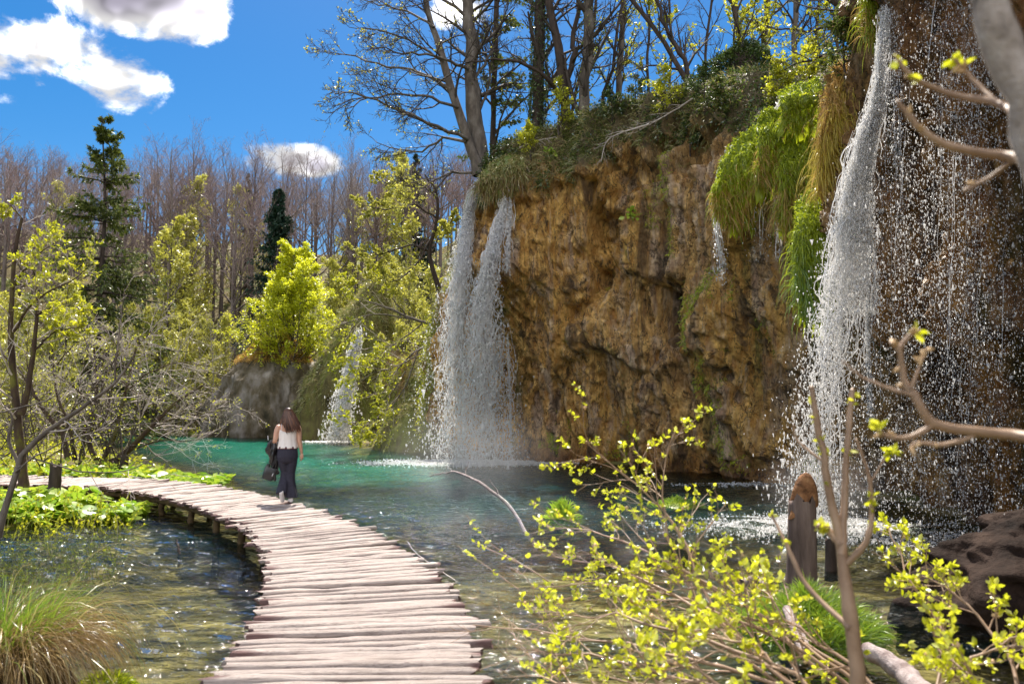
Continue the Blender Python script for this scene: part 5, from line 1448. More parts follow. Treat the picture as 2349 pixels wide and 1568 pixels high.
stick('leafless_twig', 'leaning thin bare twig beside the green moss islet', [gp(1672, 1176, -.05), gp(1672, 1176, .0) + np.array([-.12, 0, .22]), gp(1672, 1176, 0) + np.array([-.28, .05, .45])], .010, .004, 'twig_brown', 'twig', 5, 8)


def snag():
    rg = np.random.default_rng(131); f = G(1840, 1400, -.15); h = 1.28; r = .165
    root = empty('tree_snag', tuple(f)); tag(root, 'upright weathered grey trunk stub with a rotten orange broken top', 'stump')
    k, s_ = 26, 22; z = np.linspace(0, h, k)[:, None]; th = np.arange(s_) * 2 * math.pi / s_
    P = np.stack([np.cos(th) + 0 * z, np.sin(th) + 0 * z, z + 0 * th], -1); rr = r * (1.35 - .35 * np.clip(z / .4, 0, 1) - .10 * z / h) * (1 + .10 * fbm(P * np.array([2.2, 2.2, .5]), 3, 3) + .05 * fbm(P * np.array([6, 6, .7]), 2, 4))
    P = np.stack([np.cos(th) * rr + .03 * z, np.sin(th) * rr, z + 0 * th], -1); P[-1, :, 2] += .03 * rg.normal(size=s_) - .04
    MB().add(P.reshape(-1, 3), grid_faces(k, s_, True)[:, ::-1]).build('trunk', M['stump'], root)
    nu, nv = 30, 18; th = np.arange(nu)[:, None] * 2 * math.pi / nu; v = np.linspace(0, 1, nv)[None]; pr = (1 - v ** 2.2) ** .5 * (.86 + .16 * np.sin(th * 2 + 1))
    P = np.stack([np.cos(th) * pr * r * 1.06 + .035 + .05 * v, np.sin(th) * pr * r * 1.0 + 0 * v, h - .20 + .46 * v + .08 * np.cos(th + .4) * (1 - v)], -1); P += (.07 * fbm(P * np.array([9, 9, 5]), 4, 8) )[..., None] * np.array([1, 1, .8]) * (1 - v[..., None] * .6)
    F = np.concatenate([grid_faces(nu, nv), np.stack([np.full(nv - 1, (nu - 1) * nv) + np.arange(nv - 1), np.full(nv - 1, (nu - 1) * nv + 1) + np.arange(nv - 1), np.arange(1, nv), np.arange(nv - 1)], 1)])[:, ::-1]
    MB().add(P.reshape(-1, 3), F).build('broken_top', M['rotten'], root)
    for i, (dx, dy, l) in enumerate(((-.5, -.1, .6), (-.35, -.35, .5), (.35, -.3, .55), (.4, .2, .5))):
        p = resample(np.array([(0, 0, .28), (dx * .4, dy * .4, .20), (dx, dy, .06)]), 9); mb = MB(); tubes(mb, p[None], np.linspace(.09, .035, 9)[None], 7); mb.build('root', M['stump'], root)
    o = post('broken_stub', 'small dark stub just right of the weathered trunk stub', tuple(G(1905, 1330, -.1)), .065, .52, 'bark_dark', 9)


snag()


def islets():
    rg = np.random.default_rng(141)
    def islet(label, c, rx, ry, h, n, mat, ln, nm='moss_islet', cat='moss', w=.006):
        root = empty(nm, tuple(c)); tag(root, label, cat)
        th = np.arange(26)[:, None] * 2 * math.pi / 26; v = np.linspace(0, 1, 9)[None]; pr = np.cos(v * math.pi / 2) ** .7
        P = np.stack([np.cos(th) * pr * rx, np.sin(th) * pr * ry, -.12 + (h + .12) * v + 0 * th], -1); P += .1 * h * fbm(P * 6, 3, n)[..., None]
        F = np.concatenate([grid_faces(26, 9), np.stack([np.full(8, 225) + np.arange(8), np.full(8, 226) + np.arange(8), np.arange(1, 9), np.arange(8)], 1)])[:, ::-1]
        MB().add(P.reshape(-1, 3), F, a=.4).build('cushion', M['moss'], root)
        V = P.reshape(-1, 3); k = rg.integers(0, len(V), n); mb = MB(); strands(mb, V[k] + rg.normal(size=(n, 3)) * .03, unit(V[k] * np.array([1, 1, 0]) + np.array([0, 0, .25])), ln, w, rg, .4, .35); mb.build('blades', M[mat], root)
    islet('low bright green moss islet in the shallows before the cliff', G(1555, 1160, 0), .62, .55, .12, 2600, 'grass', .09)
    islet('small dark leafy tuft standing in the shallows left of the green islet', G(1290, 1190, 0), .22, .2, .22, 700, 'leaf_bur', .2, 'water_plant', 'plant', .012)
    islet('vivid green grass clump at the foot of the weathered trunk stub', G(1850, 1440, 0) , .62, .5, .22, 4200, 'grass', .22, 'grass_clump', 'grass', .005)


islets()
for i, (pts, lab, r) in enumerate((([(1800, 1420), (1745, 1330), (1700, 1335)], 'grey waterlogged root reaching left from the weathered trunk stub', .05), ([(1850, 1500), (1825, 1440), (1805, 1395)], 'pale split log end leaning in the grass before the weathered stub', .06), ([(2160, 1640), (2075, 1545), (1990, 1490)], 'pale grey log lying under the leafy bush in the corner', .09))):
    stick('fallen_log', lab, [G(x, y, .12 + .08 * j) for j, (x, y) in enumerate(pts)], r, r * .7, 'driftwood', 'log', 9, 20 + i)


# ---------------------------------------------------------------- foreground bush and twigs
def bush():
    rg = np.random.default_rng(151); base = np.array([3.0, 4.9, .05])
    root = empty('leafy_bush', tuple(base)); tag(root, 'sprawling bush with pale twigs and fresh yellow-green leaves in the near right corner', 'bush')
    S = [[(1760, 1560, 5.2), (1640, 1400, 5.6), (1560, 1230, 6.0), (1500, 1150, 6.2), (1430, 1085, 6.3), (1335, 1005, 6.4)], [(1700, 1540, 5.4), (1600, 1380, 5.8), (1530, 1200, 6.1), (1520, 1090, 6.2), (1545, 990, 6.3)],
         [(1900, 1560, 5.0), (1720, 1400, 5.5), (1500, 1270, 6), (1380, 1225, 6.4), (1275, 1205, 6.6)], [(2000, 1600, 4.8), (1750, 1450, 5.2), (1480, 1345, 5.6), (1215, 1345, 6)],
         [(1950, 1640, 4.6), (1600, 1510, 5), (1350, 1460, 5.3), (1085, 1430, 5.6)], [(1850, 1640, 4.5), (1560, 1550, 4.8), (1330, 1500, 5), (1200, 1490, 5.2)],
         [(2050, 1620, 4.6), (1850, 1480, 5), (1700, 1370, 5.4), (1620, 1310, 5.6)], [(2100, 1640, 4.4), (1930, 1510, 4.7), (1790, 1400, 5), (1720, 1330, 5.3)],
         [(2250, 1640, 4.4), (2180, 1480, 4.8), (2090, 1330, 5.2), (2040, 1200, 5.5)], [(2360, 1640, 4.2), (2310, 1500, 4.5), (2200, 1370, 4.8), (2110, 1310, 5)],
         [(2050, 1660, 4.0), (2180, 1540, 4.1), (2360, 1450, 4.2)], [(1800, 1700, 3.8), (1650, 1560, 4), (1500, 1500, 4.2)], [(1990, 1700, 3.6), (1830, 1560, 3.8), (1700, 1470, 4), (1600, 1450, 4.2)],
         [(1700, 1680, 4.0), (1500, 1590, 4.3), (1300, 1560, 4.6), (1220, 1540, 4.8)], [(2300, 1700, 3.6), (2250, 1580, 3.7), (2150, 1480, 3.9)], [(1900, 1620, 4.2), (1700, 1500, 4.5), (1450, 1420, 4.9), (1260, 1400, 5.2)],
         [(1840, 1600, 4.8), (1640, 1420, 5.2), (1420, 1300, 5.8), (1300, 1280, 6.2)], [(2000, 1580, 4.9), (1800, 1440, 5.4), (1640, 1350, 5.6), (1480, 1300, 6)]]
    P = np.stack([resample(np.array([D(*p) for p in q]) - base, 12) for q in S])
    P[:, 0] = P[:, 0] * np.array([.6, .8, .2]) ; n = len(P); P += rg.normal(size=P.shape) * .012
    Rr = np.full((n, 1), .011) * np.linspace(1.3, .3, 12)[None]
    P1, R1 = grow(P, Rr, 13, .2, 1, (18, 50), .20, 6, .015, .12, .6, .4, .4, rg, rmin=.003)
    P2, R2 = grow(P1, R1, 4, .25, 1, (20, 55), .42, 4, .05, .12, .65, .5, .3, rg, rmin=.0022)
    mb = MB(); tubes(mb, P, Rr, 6); tubes(mb, P1, R1, 5); tubes(mb, P2, R2, 4); mb.build('twigs', M['twig_brown'], root)
    # leaves stand in rosettes at the twig tips
    tips = np.concatenate([P2[:, -1], P2[:, 2], P1[:, -1], P[:, -1]]); td = np.concatenate([unit(P2[:, -1] - P2[:, -2]), unit(P2[:, 2] - P2[:, 1]), unit(P1[:, -1] - P1[:, -2]), unit(P[:, -1] - P[:, -2])])
    sx_, sy_, _ = project(tips + base); ok = (rg.random(len(tips)) < np.where(sy_ > 1400, .52, .80)) & (sx_ > 1185 + 60 * rg.random(len(tips))); tips, td = tips[ok], td[ok]
    m = rg.integers(3, 7, len(tips)); c = np.repeat(tips, m, 0); d = unit(np.repeat(td, m, 0) * .5 + rg.normal(size=c.shape) * .6 + np.array([0, 0, .3]))
    mb = MB(); leaves(mb, c + rg.normal(size=c.shape) * .006, .037, rg, shape='6', dirs=d); o = mb.build('foliage', M['leaf_beech'], root)
    k = rg.integers(0, len(tips), 420); mb = MB(); drops(mb, tips[k] - td[k] * .015 + rg.normal(size=(420, 3)) * .008, .0075, rg, 1.2); tag(mb.build('catkins', M['bud'], root), kind='stuff')


M['bud'] = noisy('bud', [(.3, (.42, .26, .12)), (.7, (.72, .50, .28))], 9, bs=0, rough=.5)
bush()


def near_twig(name, label, stems, mat, nleaf, seed, buds=0, base=None, lsize=.03, sides=9, leafm='leaf_beech', cat='branch', leaf_t=.2, trunk_mat=None):
    rg = np.random.default_rng(seed); root = empty(name, tuple(D(*stems[0][0][0]))); b = np.array(root.location); tag(root, label, cat)
    A = []
    for n_, (pts, r0, r1) in enumerate(stems):
        r0, r1 = r0 * .72, r1 * .72
        mb = MB(); p = resample(np.array([D(*q) for q in pts]) - b, 20); rr = np.linspace(r0, r1, 20); rr *= 1 + .16 * (rg.random(20) < .2) + .03 * rg.normal(size=20); p[1:-1] += rg.normal(size=(18, 3)) * r0 * .10
        tubes(mb, p[None], rr[None], sides); A.append(p)
        mb.add(p[-1] + OCT * r1 * 1.35 + unit(p[-1] - p[-2]) * r1 * .5, T=OCF)
        mb.build('stem' if n_ == 0 else 'branch', M[mat if n_ or not trunk_mat else trunk_mat], root)
    P = np.array(A)
    if nleaf:
        c, d = along(P, nleaf // 4, rg, leaf_t); c = np.repeat(c, 4, 0); d = unit(np.repeat(d, 4, 0) + rg.normal(size=c.shape)); mb = MB(); leaves(mb, c, lsize, rg, shape='6', dirs=d); mb.build('foliage', M[leafm], root)
    if buds:
        c, d = along(P, buds, rg, .5); d = unit(d + .6 * rg.normal(size=d.shape))
        for cc, dd in zip(c, d):
            mb = MB()
            q = np.stack([cc, cc + dd * .012, cc + dd * .028])[None]; tubes(mb, q, np.array([[.004, .0075, .0015]]), 7); mb.build('bud', M['bud'], root)
    return root


near_twig('sapling', 'blurred upright sapling stem forking near the picture bottom right', [
    ([(1975, 1640, 3.1), (1955, 1450, 3.12), (1935, 1300, 3.15), (1915, 1180, 3.18), (1885, 1030, 3.2), (1862, 892, 3.22)], .042, .014), ([(1930, 1270, 3.15), (1938, 1130, 3.2), (1945, 1010, 3.22), (1955, 898, 3.25)], .022, .014),
    ([(1945, 1290, 3.14), (1985, 1245, 3.1), (2000, 1180, 3.1), (1990, 1080, 3.1), (1965, 1010, 3.1)], .018, .008), ([(1950, 1440, 3.1), (1850, 1340, 3.3), (1800, 1240, 3.4), (1770, 1180, 3.5)], .016, .007),
    ([(1890, 1060, 3.2), (1830, 1010, 3.3), (1820, 975, 3.3)], .008, .004), ([(1930, 1250, 3.15), (1900, 1215, 3.2), (1880, 1205, 3.2)], .02, .016), ([(1990, 1120, 3.1), (2030, 1050, 3.1), (2050, 1030, 3.1)], .005, .003)], 'twig_brown', 130, 161, lsize=.032, cat='sapling', leaf_t=.55)
M['twig_grey'] = noisy('twig_grey', [(.3, (.16, .13, .11)), (.5, (.36, .30, .26)), (.75, (.52, .46, .42))], 14, bs=.5)
near_twig('budding_tree', 'blurred grey slanting stem with pale budding branches along the right edge of the picture', [
    ([(2760, 3400, 1.7), (2720, 2300, 1.72), (2620, 1300, 1.74), (2520, 820, 1.75), (2440, 540, 1.75), (2380, 340, 1.75), (2330, 180, 1.75), (2290, 60, 1.75), (2240, -90, 1.75), (2160, -420, 1.75)], .085, .045),
    ([(2572, 1040, 1.74), (2470, 1016, 2.0), (2330, 998, 2.2), (2230, 985, 2.2), (2145, 975, 2.2), (2112, 930, 2.2), (2080, 880, 2.22), (2068, 830, 2.22), (2058, 795, 2.22)], .026, .010), ([(2140, 975, 2.2), (2085, 1002, 2.2), (2040, 1000, 2.2), (2012, 985, 2.2)], .012, .007),
    ([(2250, 988, 2.2), (2215, 1005, 2.2), (2160, 1020, 2.2), (2105, 1015, 2.2), (2090, 1025, 2.2)], .011, .006), ([(2062, 800, 2.22), (2085, 770, 2.22), (2100, 760, 2.22)], .010, .009), ([(2062, 800, 2.22), (2045, 788, 2.22)], .009, .007),
    ([(2095, 905, 2.2), (2040, 890, 2.24), (1980, 865, 2.28), (1935, 830, 2.3)], .009, .004), ([(2090, 890, 2.2), (2110, 840, 2.2), (2125, 800, 2.22)], .007, .003),
    ([(2398, 395, 1.75), (2330, 362, 1.95), (2220, 345, 2.0), (2140, 318, 2.0), (2090, 270, 2.0), (2060, 235, 2.0)], .020, .008), ([(2368, 305, 1.75), (2300, 240, 1.95), (2180, 215, 2.05), (2100, 180, 2.05), (2055, 130, 2.05)], .015, .007),
    ([(2330, 362, 1.95), (2280, 400, 2.0), (2215, 435, 2.0)], .009, .007), ([(2290, 238, 1.96), (2230, 180, 2.05), (2190, 135, 2.05)], .009, .006)], 'twig_brown', 28, 162, 34, lsize=.034, cat='tree', trunk_mat='twig_grey', leaf_t=.55)
near_twig('reaching_twig', 'thin leaf-budding twig rising from the water right of the boardwalk', [
    ([(1270, 1340, 7.2), (1200, 1295, 7.3), (1130, 1262, 7.4), (1085, 1240, 7.5)], .009, .003), ([(1200, 1295, 7.3), (1120, 1240, 7.4), (1070, 1180, 7.5)], .006, .003), ([(1190, 1350, 7.0), (1120, 1300, 7.1), (1050, 1250, 7.2)], .006, .003)], 'twig_brown', 90, 165, lsize=.035, cat='twig')


# ---------------------------------------------------------------- the walker
def plain(name, col, rough=.7, spec=.3, var=.15, scale=30, sss=0.0, sheen=0.0):
    m, W = material(name); n = W.noise(W.n('TexCoord').outputs['Object'], scale, 4, .6)
    c = W.mix(n, tuple(x * (1 - var) for x in col), tuple(min(1, x * (1 + var)) for x in col))
    kw = {}
    if sss: kw = {'Subsurface Weight': sss, 'Subsurface Radius': (.02, .008, .004), 'Subsurface Scale': .5}
    if sheen: kw['Sheen Weight'] = sheen
    return finish(m, W, principled(W, c, rough, spec, bump(W, n, .25, .004), **kw))


M['skin'] = plain('skin', (.58, .33, .23), .5, .4, .06, sss=.15)
M['hair'] = noisy('hair', [(.3, (.035, .012, .007)), (.6, (.10, .038, .02)), (.85, (.24, .11, .055))], 40, (1, 1, .1), rough=.4, spec=.5, bs=.4, bd=.004, rndmix=.6)
M['camisole'] = plain('camisole', (.80, .74, .70), .65, .3, .05)
M['trousers'] = plain('trousers', (.030, .028, .042), .75, .25, .35)
M['waistband'] = plain('waistband', (.10, .02, .03), .75, .25, .3)
M['shoe'] = plain('shoe', (.75, .70, .68), .6, .3, .06)
M['leather'] = plain('leather', (.018, .016, .017), .35, .5, .4, 18)
M['metal'] = plain('metal', (.6, .6, .62), .3, .6)


def loft(mb, rings, s=18, cap=True, pw=1.0):
    """rings: (x, y, z, rx, ry[, tilt about x, tilt about y]) stacked into a closed skin"""
    th = np.arange(s) * 2 * math.pi / s; c = np.sign(np.cos(th)) * np.abs(np.cos(th)) ** pw; d = np.sign(np.sin(th)) * np.abs(np.sin(th)) ** pw; V = []
    for r in rings:
        x, y, z, rx, ry = r[:5]; q = np.stack([c * rx, d * ry, 0 * c], 1)
        if len(r) > 5: q = q @ np.array(Matrix.Rotation(r[5], 3, 'X')).T
        if len(r) > 6: q = q @ np.array(Matrix.Rotation(r[6], 3, 'Y')).T
        V.append(q + np.array([x, y, z]))
    k = len(V); A = np.concatenate(V); mb.add(A, grid_faces(k, s, True)[:, ::-1] if rings[-1][2] < rings[0][2] else grid_faces(k, s, True))
    if cap:
        for e, q in ((0, V[0]), (-1, V[-1])):
            mb.add(np.vstack([q, q.mean(0)]), T=[[i, (i + 1) % s, s] for i in range(s)])


def limb(mb, pts, radii, s=12, k=None):
    P = resample(np.array(pts, float), k or 3 * len(pts)); r = np.interp(np.linspace(0, 1, len(P)), np.linspace(0, 1, len(radii)), radii)
    P = np.vstack([P[0] - unit(P[1] - P[0]) * r[0] * .6, P, P[-1] + unit(P[-1] - P[-2]) * r[-1] * .6]); r = np.concatenate([[r[0] * .4], r, [r[-1] * .4]])
    n0 = mb.n; tubes(mb, P[None], r[None], s)
    V = mb.V[-1]; mb.add(np.vstack([V[:s], V[:s].mean(0)]), T=[[i, (i + 1) % s, s] for i in range(s)]); mb.add(np.vstack([V[-s:], V[-s:].mean(0)]), T=[[i, (i + 1) % s, s] for i in range(s)])


def fuse(mb, name, mat, parent, voxel=.009, smooth=4):
    me = mb.mesh(name); o = bpy.data.objects.new(name, me); link(o)
    r = o.modifiers.new('r', 'REMESH'); r.mode = 'VOXEL'; r.voxel_size = voxel
    if smooth: q = o.modifiers.new('s', 'SMOOTH'); q.factor = .5; q.iterations = smooth
    dg = bpy.context.evaluated_depsgraph_get(); m2 = bpy.data.meshes.new_from_object(o.evaluated_get(dg)); bpy.data.objects.remove(o)
    m2.name = name; m2.materials.clear(); m2.materials.append(mat)
    for p in m2.polygons: p.use_smooth = True
    return link(bpy.data.objects.new(name, m2), parent)


def person():
    rg = np.random.default_rng(171); f = G(657, 1152, DECK)
    root = empty('person', (f[0], f[1], DECK + .012), R(14)); tag(root, 'person with long brown hair, white camisole and dark flared trousers walking away on the boardwalk', 'person')
    b = MB()
    # trunk, neck, head
    loft(b, [(0, 0, .93, .155, .115), (0, 0, 1.0, .145, .105), (0, .0, 1.10, .135, .098), (0, 0, 1.20, .150, .105), (0, -.005, 1.28, .165, .105), (0, -.01, 1.345, .165, .085), (0, -.01, 1.385, .115, .065), (0, 0, 1.405, .06, .055)])
    loft(b, [(0, -.005, 1.37, .062, .060), (.0, .008, 1.42, .052, .054), (0, .015, 1.47, .052, .056)], 14)
    loft(b, [(0, .035, 1.435, .02, .03), (0, .035, 1.45, .05, .06), (0, .028, 1.49, .067, .085), (0, .02, 1.55, .075, .095), (0, .015, 1.60, .072, .092), (0, .012, 1.645, .050, .065), (0, .012, 1.665, .015, .02)], 16)
    loft(b, [(0, .118, 1.50, .010, .012), (0, .122, 1.515, .013, .018), (0, .112, 1.55, .008, .01)], 8)          # nose
    for sx in (-1, 1): loft(b, [(sx * .074, .02, 1.50, .010, .012), (sx * .082, .015, 1.53, .010, .020), (sx * .078, .012, 1.56, .008, .016)], 8)   # ears
    # right arm hangs; left forearm is bent forward under the jacket
    limb(b, [(.155, -.01, 1.345), (.185, -.02, 1.27), (.20, -.035, 1.09)], [.055, .052, .040]); limb(b, [(.20, -.035, 1.10), (.225, .0, .98), (.245, .03, .865)], [.040, .038, .025])
    limb(b, [(-.155, -.01, 1.345), (-.19, -.02, 1.26), (-.215, -.03, 1.10)], [.055, .052, .042]); limb(b, [(-.215, -.03, 1.105), (-.235, .09, 1.04), (-.235, .20, 1.05)], [.042, .038, .026])
    # hands: palm, four fingers, thumb
    def hand(o, d, side, curl):
        o = np.array(o, float); d = unit(np.array(d, float)); sd_ = unit(np.array(side, float)); nn = np.cross(d, sd_)
        limb(b, [o, o + d * .045, o + d * .085], [.022, .030, .029], 10)
        limb(b, [o + d * .04 + nn * .018, o + d * .05 - nn * .018 + sd_ * .0, o + d * .085 - nn * .022], [.016, .018, .014], 8)
        for i, (off, ln) in enumerate(((-.027, .062), (-.009, .074), (.009, .070), (.026, .055))):
            a = o + d * .085 + nn * off; c1 = a + (d * math.cos(.3 * curl) + sd_ * math.sin(.3 * curl)) * ln * .5; c2 = c1 + (d * math.cos(1.0 * curl) + sd_ * math.sin(1.0 * curl)) * ln * .5
            limb(b, [a - d * .012, a, c1, c2], [.0095, .0095, .009, .007], 8, 7)
        t0 = o + d * .025 - nn * .024; limb(b, [t0, t0 + d * .03 - nn * .022 + sd_ * .008, t0 + d * .062 - nn * .026 + sd_ * .016], [.012, .011, .008], 8)
    hand((.245, .032, .86), (.10, .10, -1), (-.8, .5, 0), 1.0); hand((-.235, .205, 1.05), (.0, 1, .1), (0, .1, -1), 1.6)
    # legs and feet inside the clothes
    limb(b, [(.075, 0, .92), (.07, .02, .5), (.07, -.01, .09)], [.095, .06, .036]); limb(b, [(-.075, 0, .92), (-.05, .06, .5), (-.085, -.12, .20)], [.095, .06, .036])
    limb(b, [(.07, -.02, .06), (.075, .08, .035)], [.036, .03]); limb(b, [(-.085, -.13, .17), (-.07, -.06, .09)], [.036, .03])
    fuse(b, 'body', M['skin'], root, .0068, 3)
    # camisole with lace edge and straps
    s_ = 60; th = np.arange(s_) * 2 * math.pi / s_; V = []
    zs = np.linspace(.955, 1.27, 14)
    for z in zs:
        rx = np.interp(z, [.95, 1.0, 1.1, 1.2, 1.27], [.180, .172, .158, .164, .168]); ry = np.interp(z, [.95, 1.0, 1.1, 1.2, 1.27], [.138, .130, .118, .118, .114])
        pl = 1 + .035 * np.sin(th * 9 + 1.3) * np.interp(z, [.95, 1.27], [1, .15]) + .02 * np.sin(th * 17 + z * 9)
        dip = .035 * np.cos(th * 2) * sstep(1.2, 1.27, z); lace = .010 * np.abs(np.sin(th * 14)) * (z > 1.262)
        V.append(np.stack([np.cos(th) * rx * pl, np.sin(th) * ry * pl, z + dip + lace - .004 * np.sin(th * 7) * (z < .96)], 1))
    mb = MB().add(np.concatenate(V), grid_faces(14, s_, True)); cam_ = mb.build('camisole', M['camisole'], root)
    so = cam_.modifiers.new('t', 'SOLIDIFY'); so.thickness = .004
    for sx in (-1, 1):
        p = resample(np.array([(sx * .10, -.100, 1.235), (sx * .105, -.112, 1.30), (sx * .112, -.085, 1.365), (sx * .115, -.01, 1.398), (sx * .11, .07, 1.355), (sx * .10, .105, 1.26)]), 16)
        mb = MB(); tubes(mb, p[None], np.full((1, 16), .0045), 6); mb.build('strap', M['camisole'], cam_)
    # trousers: gathered waist, close thighs, flared hems
    t = MB()
    loft(t, [(0, 0, .985, .160, .122), (0, 0, .94, .172, .130), (0, -.008, .87, .184, .140), (0, -.012, .80, .186, .145), (0, -.01, .74, .172, .135), (0, 0, .70, .150, .12)], 26)
    loft(t, [(.085, -.005, .82, .096, .125), (.078, .0, .68, .094, .105), (.062, .015, .52, .080, .085), (.058, .008, .40, .082, .085), (.066, -.005, .27, .092, .092), (.078, -.02, .15, .106, .11), (.082, -.025, .085, .113, .118)], 22)
    loft(t, [(-.085, -.005, .82, .096, .125), (-.068, .015, .68, .092, .105), (-.035, .045, .53, .080, .085), (-.038, .015, .42, .080, .085), (-.062, -.045, .30, .096, .10, -.35), (-.082, -.095, .20, .096, .10, -.4), (-.09, -.115, .155, .10, .105, -.4)], 22)
    tr = fuse(t, 'trousers', M['trousers'], root, .009, 5)
    v = np.zeros(len(tr.data.vertices) * 3, np.float32); tr.data.vertices.foreach_get('co', v); v = v.reshape(-1, 3)
    an = np.arctan2(v[:, 1], v[:, 0] - np.where(v[:, 2] < .7, np.sign(v[:, 0]) * .07, 0)); fold = .010 * np.sin(an * 6 + v[:, 2] * 5) * sstep(.55, .1, v[:, 2]) + .004 * np.sin(an * 14) * sstep(.9, 1, v[:, 2])
    v[:, 0] += fold * np.cos(an); v[:, 1] += fold * np.sin(an); tr.data.vertices.foreach_set('co', v.ravel()); tr.data.update()
    w = MB(); loft(w, [(0, 0, .945, .178, .135), (0, 0, .985, .172, .13)], 40, False); o = w.build('waistband', M['waistband'], tr); o.modifiers.new('t', 'SOLIDIFY').thickness = .004
    # shoes
    for (x, y, z), pit, nm in (((.072, .01, 0), 0.0, 0), ((-.072, -.10, .055), -.85, 1)):
        sh = MB(); q = [(0, -.10, .045, .030, .035), (0, -.085, .035, .038, .034), (0, -.03, .035, .038, .036), (0, .04, .033, .043, .033), (0, .10, .027, .042, .027), (0, .145, .020, .028, .02), (0, .155, .016, .01, .008)]
        th = np.arange(16) * 2 * math.pi / 16; V = np.stack([np.stack([np.cos(th) * rx, np.full(16, yy), np.maximum(zz + np.sin(th) * rz, .0)], 1) for _, yy, zz, rx, rz in q]); sh.add(V.reshape(-1, 3), grid_faces(7, 16, True)); sh.add(np.vstack([V[0], V[0].mean(0)]), T=[[i, (i + 1) % 16, 16] for i in range(16)])
        loft(sh, [(0, -.065, .05, .036, .042), (0, -.065, .085, .036, .045), (0, -.062, .095, .030, .04)], 14)
        o = sh.build('shoe', M['shoe'], root); o.location = (x, y, z); o.rotation_euler = (pit, 0, -.15 if nm else .1)
        if nm: o.location = (x - .01, y - .055, z + .055)
    # hair: a cap and loose locks blown to one side
    h = MB(); loft(h, [(0, -.01, 1.40, .060, .03), (.0, -.035, 1.44, .082, .055), (0, -.012, 1.50, .090, .088), (0, .0, 1.56, .094, .106), (0, .005, 1.62, .082, .098), (0, .008, 1.665, .054, .062), (0, .008, 1.682, .012, .015)], 20)
    hc = fuse(h, 'hair', M['hair'], root, .009, 3)
    n = 520; az = rg.uniform(math.pi * .98, math.pi * 2.02, n); el = rg.uniform(.1, 1.2, n)
    p0 = np.stack([np.cos(az) * np.cos(el) * .088, np.sin(az) * np.cos(el) * .10 + .0, 1.575 + np.sin(el) * .095], 1); L = rg.uniform(.24, .40, n); d = unit(np.stack([np.cos(az) * .4 + .10, np.sin(az) * .45, -1 + 0 * az], 1)); P = [p0]
    for j in range(8):
        d = unit(d + np.stack([.10 * np.sin(j * 1.1 + az * 5) + .06 + .05 * rg.normal(size=n), .06 * np.cos(j + az * 7) - .01, np.full(n, -.16)], 1)); P.append(P[-1] + d * (L / 8)[:, None])
    P = np.stack(P, 1); r2 = np.sqrt((P[..., 0] / 1.0) ** 2 + (P[..., 1]) ** 2); lim = np.where(P[..., 2] > 1.41, .09, np.where(P[..., 2] > 1.36, .075, .10)); sel = (P[..., 1] < 0) & (r2 < lim); P[..., 1] = np.where(sel, P[..., 1] - (lim - r2) * .8, P[..., 1])
    mb = MB(); tubes(mb, P, np.full((n, 1), .0065) * np.array([.8, 1, 1, 1, 1, .9, .8, .6, .25])[None], 5, a=rg.random(n)); mb.build('locks', M['hair'], hc)
    # jacket over the forearm and handbag: things of their own
    mw = Matrix.Translation(root.location) @ Matrix.Rotation(R(14), 4, 'Z')
    jr = empty('jacket', mw @ Vector((-.285, .08, .70)), R(14)); tag(jr, 'crumpled black jacket draped over the forearm of the walking person', 'jacket')
    j = MB(); nu, nv = 34, 40; u = np.arange(nu)[:, None] * 2 * math.pi / nu; v = np.linspace(0, 1, nv)[None]
    prof = np.interp(v, [0, .08, .25, .5, .75, .95, 1], [.02, .085, .10, .085, .06, .05, .01]); z = .40 - .62 * v
    x = np.cos(u) * prof * (.85 + .25 * np.sin(v * 7)) + .05 * v + .02; y = np.sin(u) * prof * 1.25 + .02
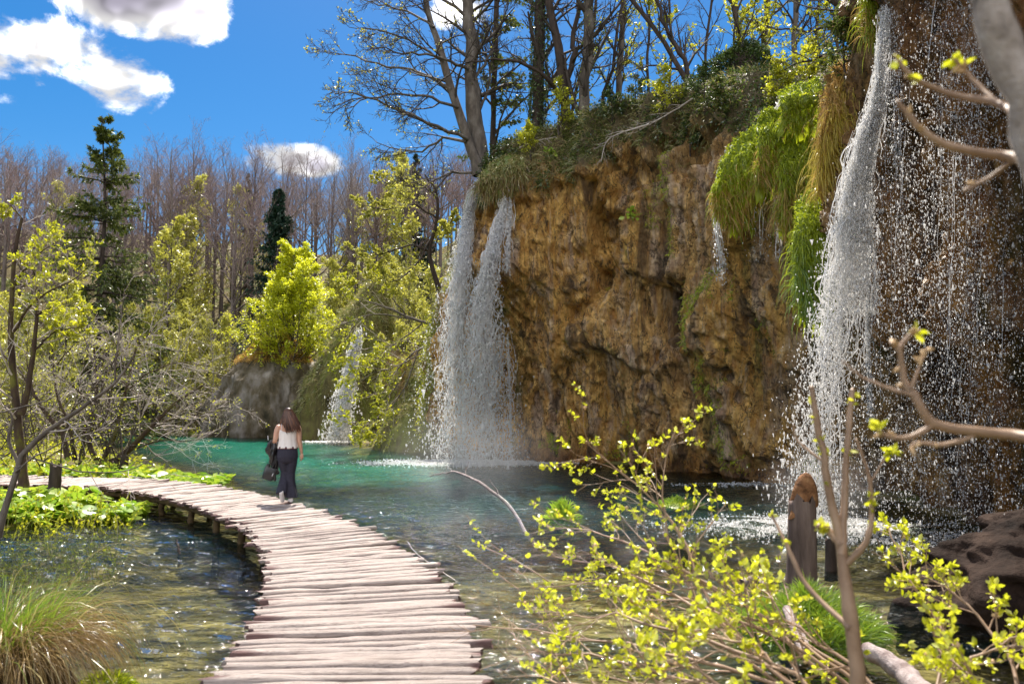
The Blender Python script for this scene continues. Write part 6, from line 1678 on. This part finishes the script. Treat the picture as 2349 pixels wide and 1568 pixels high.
    P = np.stack([x, y, z + 0 * u], -1); P += (np.stack([np.cos(u) + 0 * v, np.sin(u) + 0 * v, 0 * u + 0 * v], -1)) * (.030 * np.sin(u * 5 + v * 9) + .035 * fbm(P * 9, 3, 7) + .012 * np.sin(u * 11))[..., None]
    F = np.concatenate([grid_faces(nu, nv), np.stack([np.full(nv - 1, (nu - 1) * nv) + np.arange(nv - 1), np.full(nv - 1, (nu - 1) * nv + 1) + np.arange(nv - 1), np.arange(1, nv), np.arange(nv - 1)], 1)])[:, ::-1]
    MB().add(P.reshape(-1, 3), F).build('cloth', M['leather'], jr)
    for k, (dx, dz, ln) in enumerate(((.02, -.10, .20), (-.04, -.02, .22), (.06, -.16, .16))):
        mb = MB(); p = resample(np.array([(dx, -.07, dz), (dx + .01, -.085, dz - ln * .5), (dx + .02, -.07, dz - ln)]), 8); tubes(mb, p[None], np.linspace(.035, .022, 8)[None], 8); mb.build('sleeve', M['leather'], jr)
    mb = MB(); tubes(mb, np.array([[(-.06, .05, .40), (-.065, .06, .44), (-.068, .065, .475)]]), np.full((1, 3), .007), 6); mb.build('zip_pull', M['metal'], jr)
    br = empty('handbag', mw @ Vector((-.30, .02, .52)), R(14)); tag(br, 'black leather handbag hanging below the jacket of the walking person', 'handbag')
    br.rotation_euler = (0, R(22), R(14))
    g = MB(); loft(g, [(0, 0, .10, .115, .045), (0, 0, .09, .118, .050), (0, 0, 0, .112, .058), (.0, 0, -.10, .098, .060), (.0, 0, -.125, .090, .052)], 28, True, .45); g.build('pouch', M['leather'], br)
    for sx in (-.05, .05):
        mb = MB(); p = resample(np.array([(sx - .05, -.03, .09), (sx - .03, -.03, .22), (sx * .2 + .03, -.01, .30), (sx + .04, -.03, .22), (sx + .05, -.03, .09)]), 16); tubes(mb, p[None], np.full((1, 16), .007), 6); mb.build('handle', M['leather'], br)
    mb = MB(); tubes(mb, np.array([[(.06, -.055, .02), (.06, -.062, .0), (.06, -.055, -.03)]]), np.full((1, 3), .008), 6); mb.build('clasp', M['metal'], br)


person()
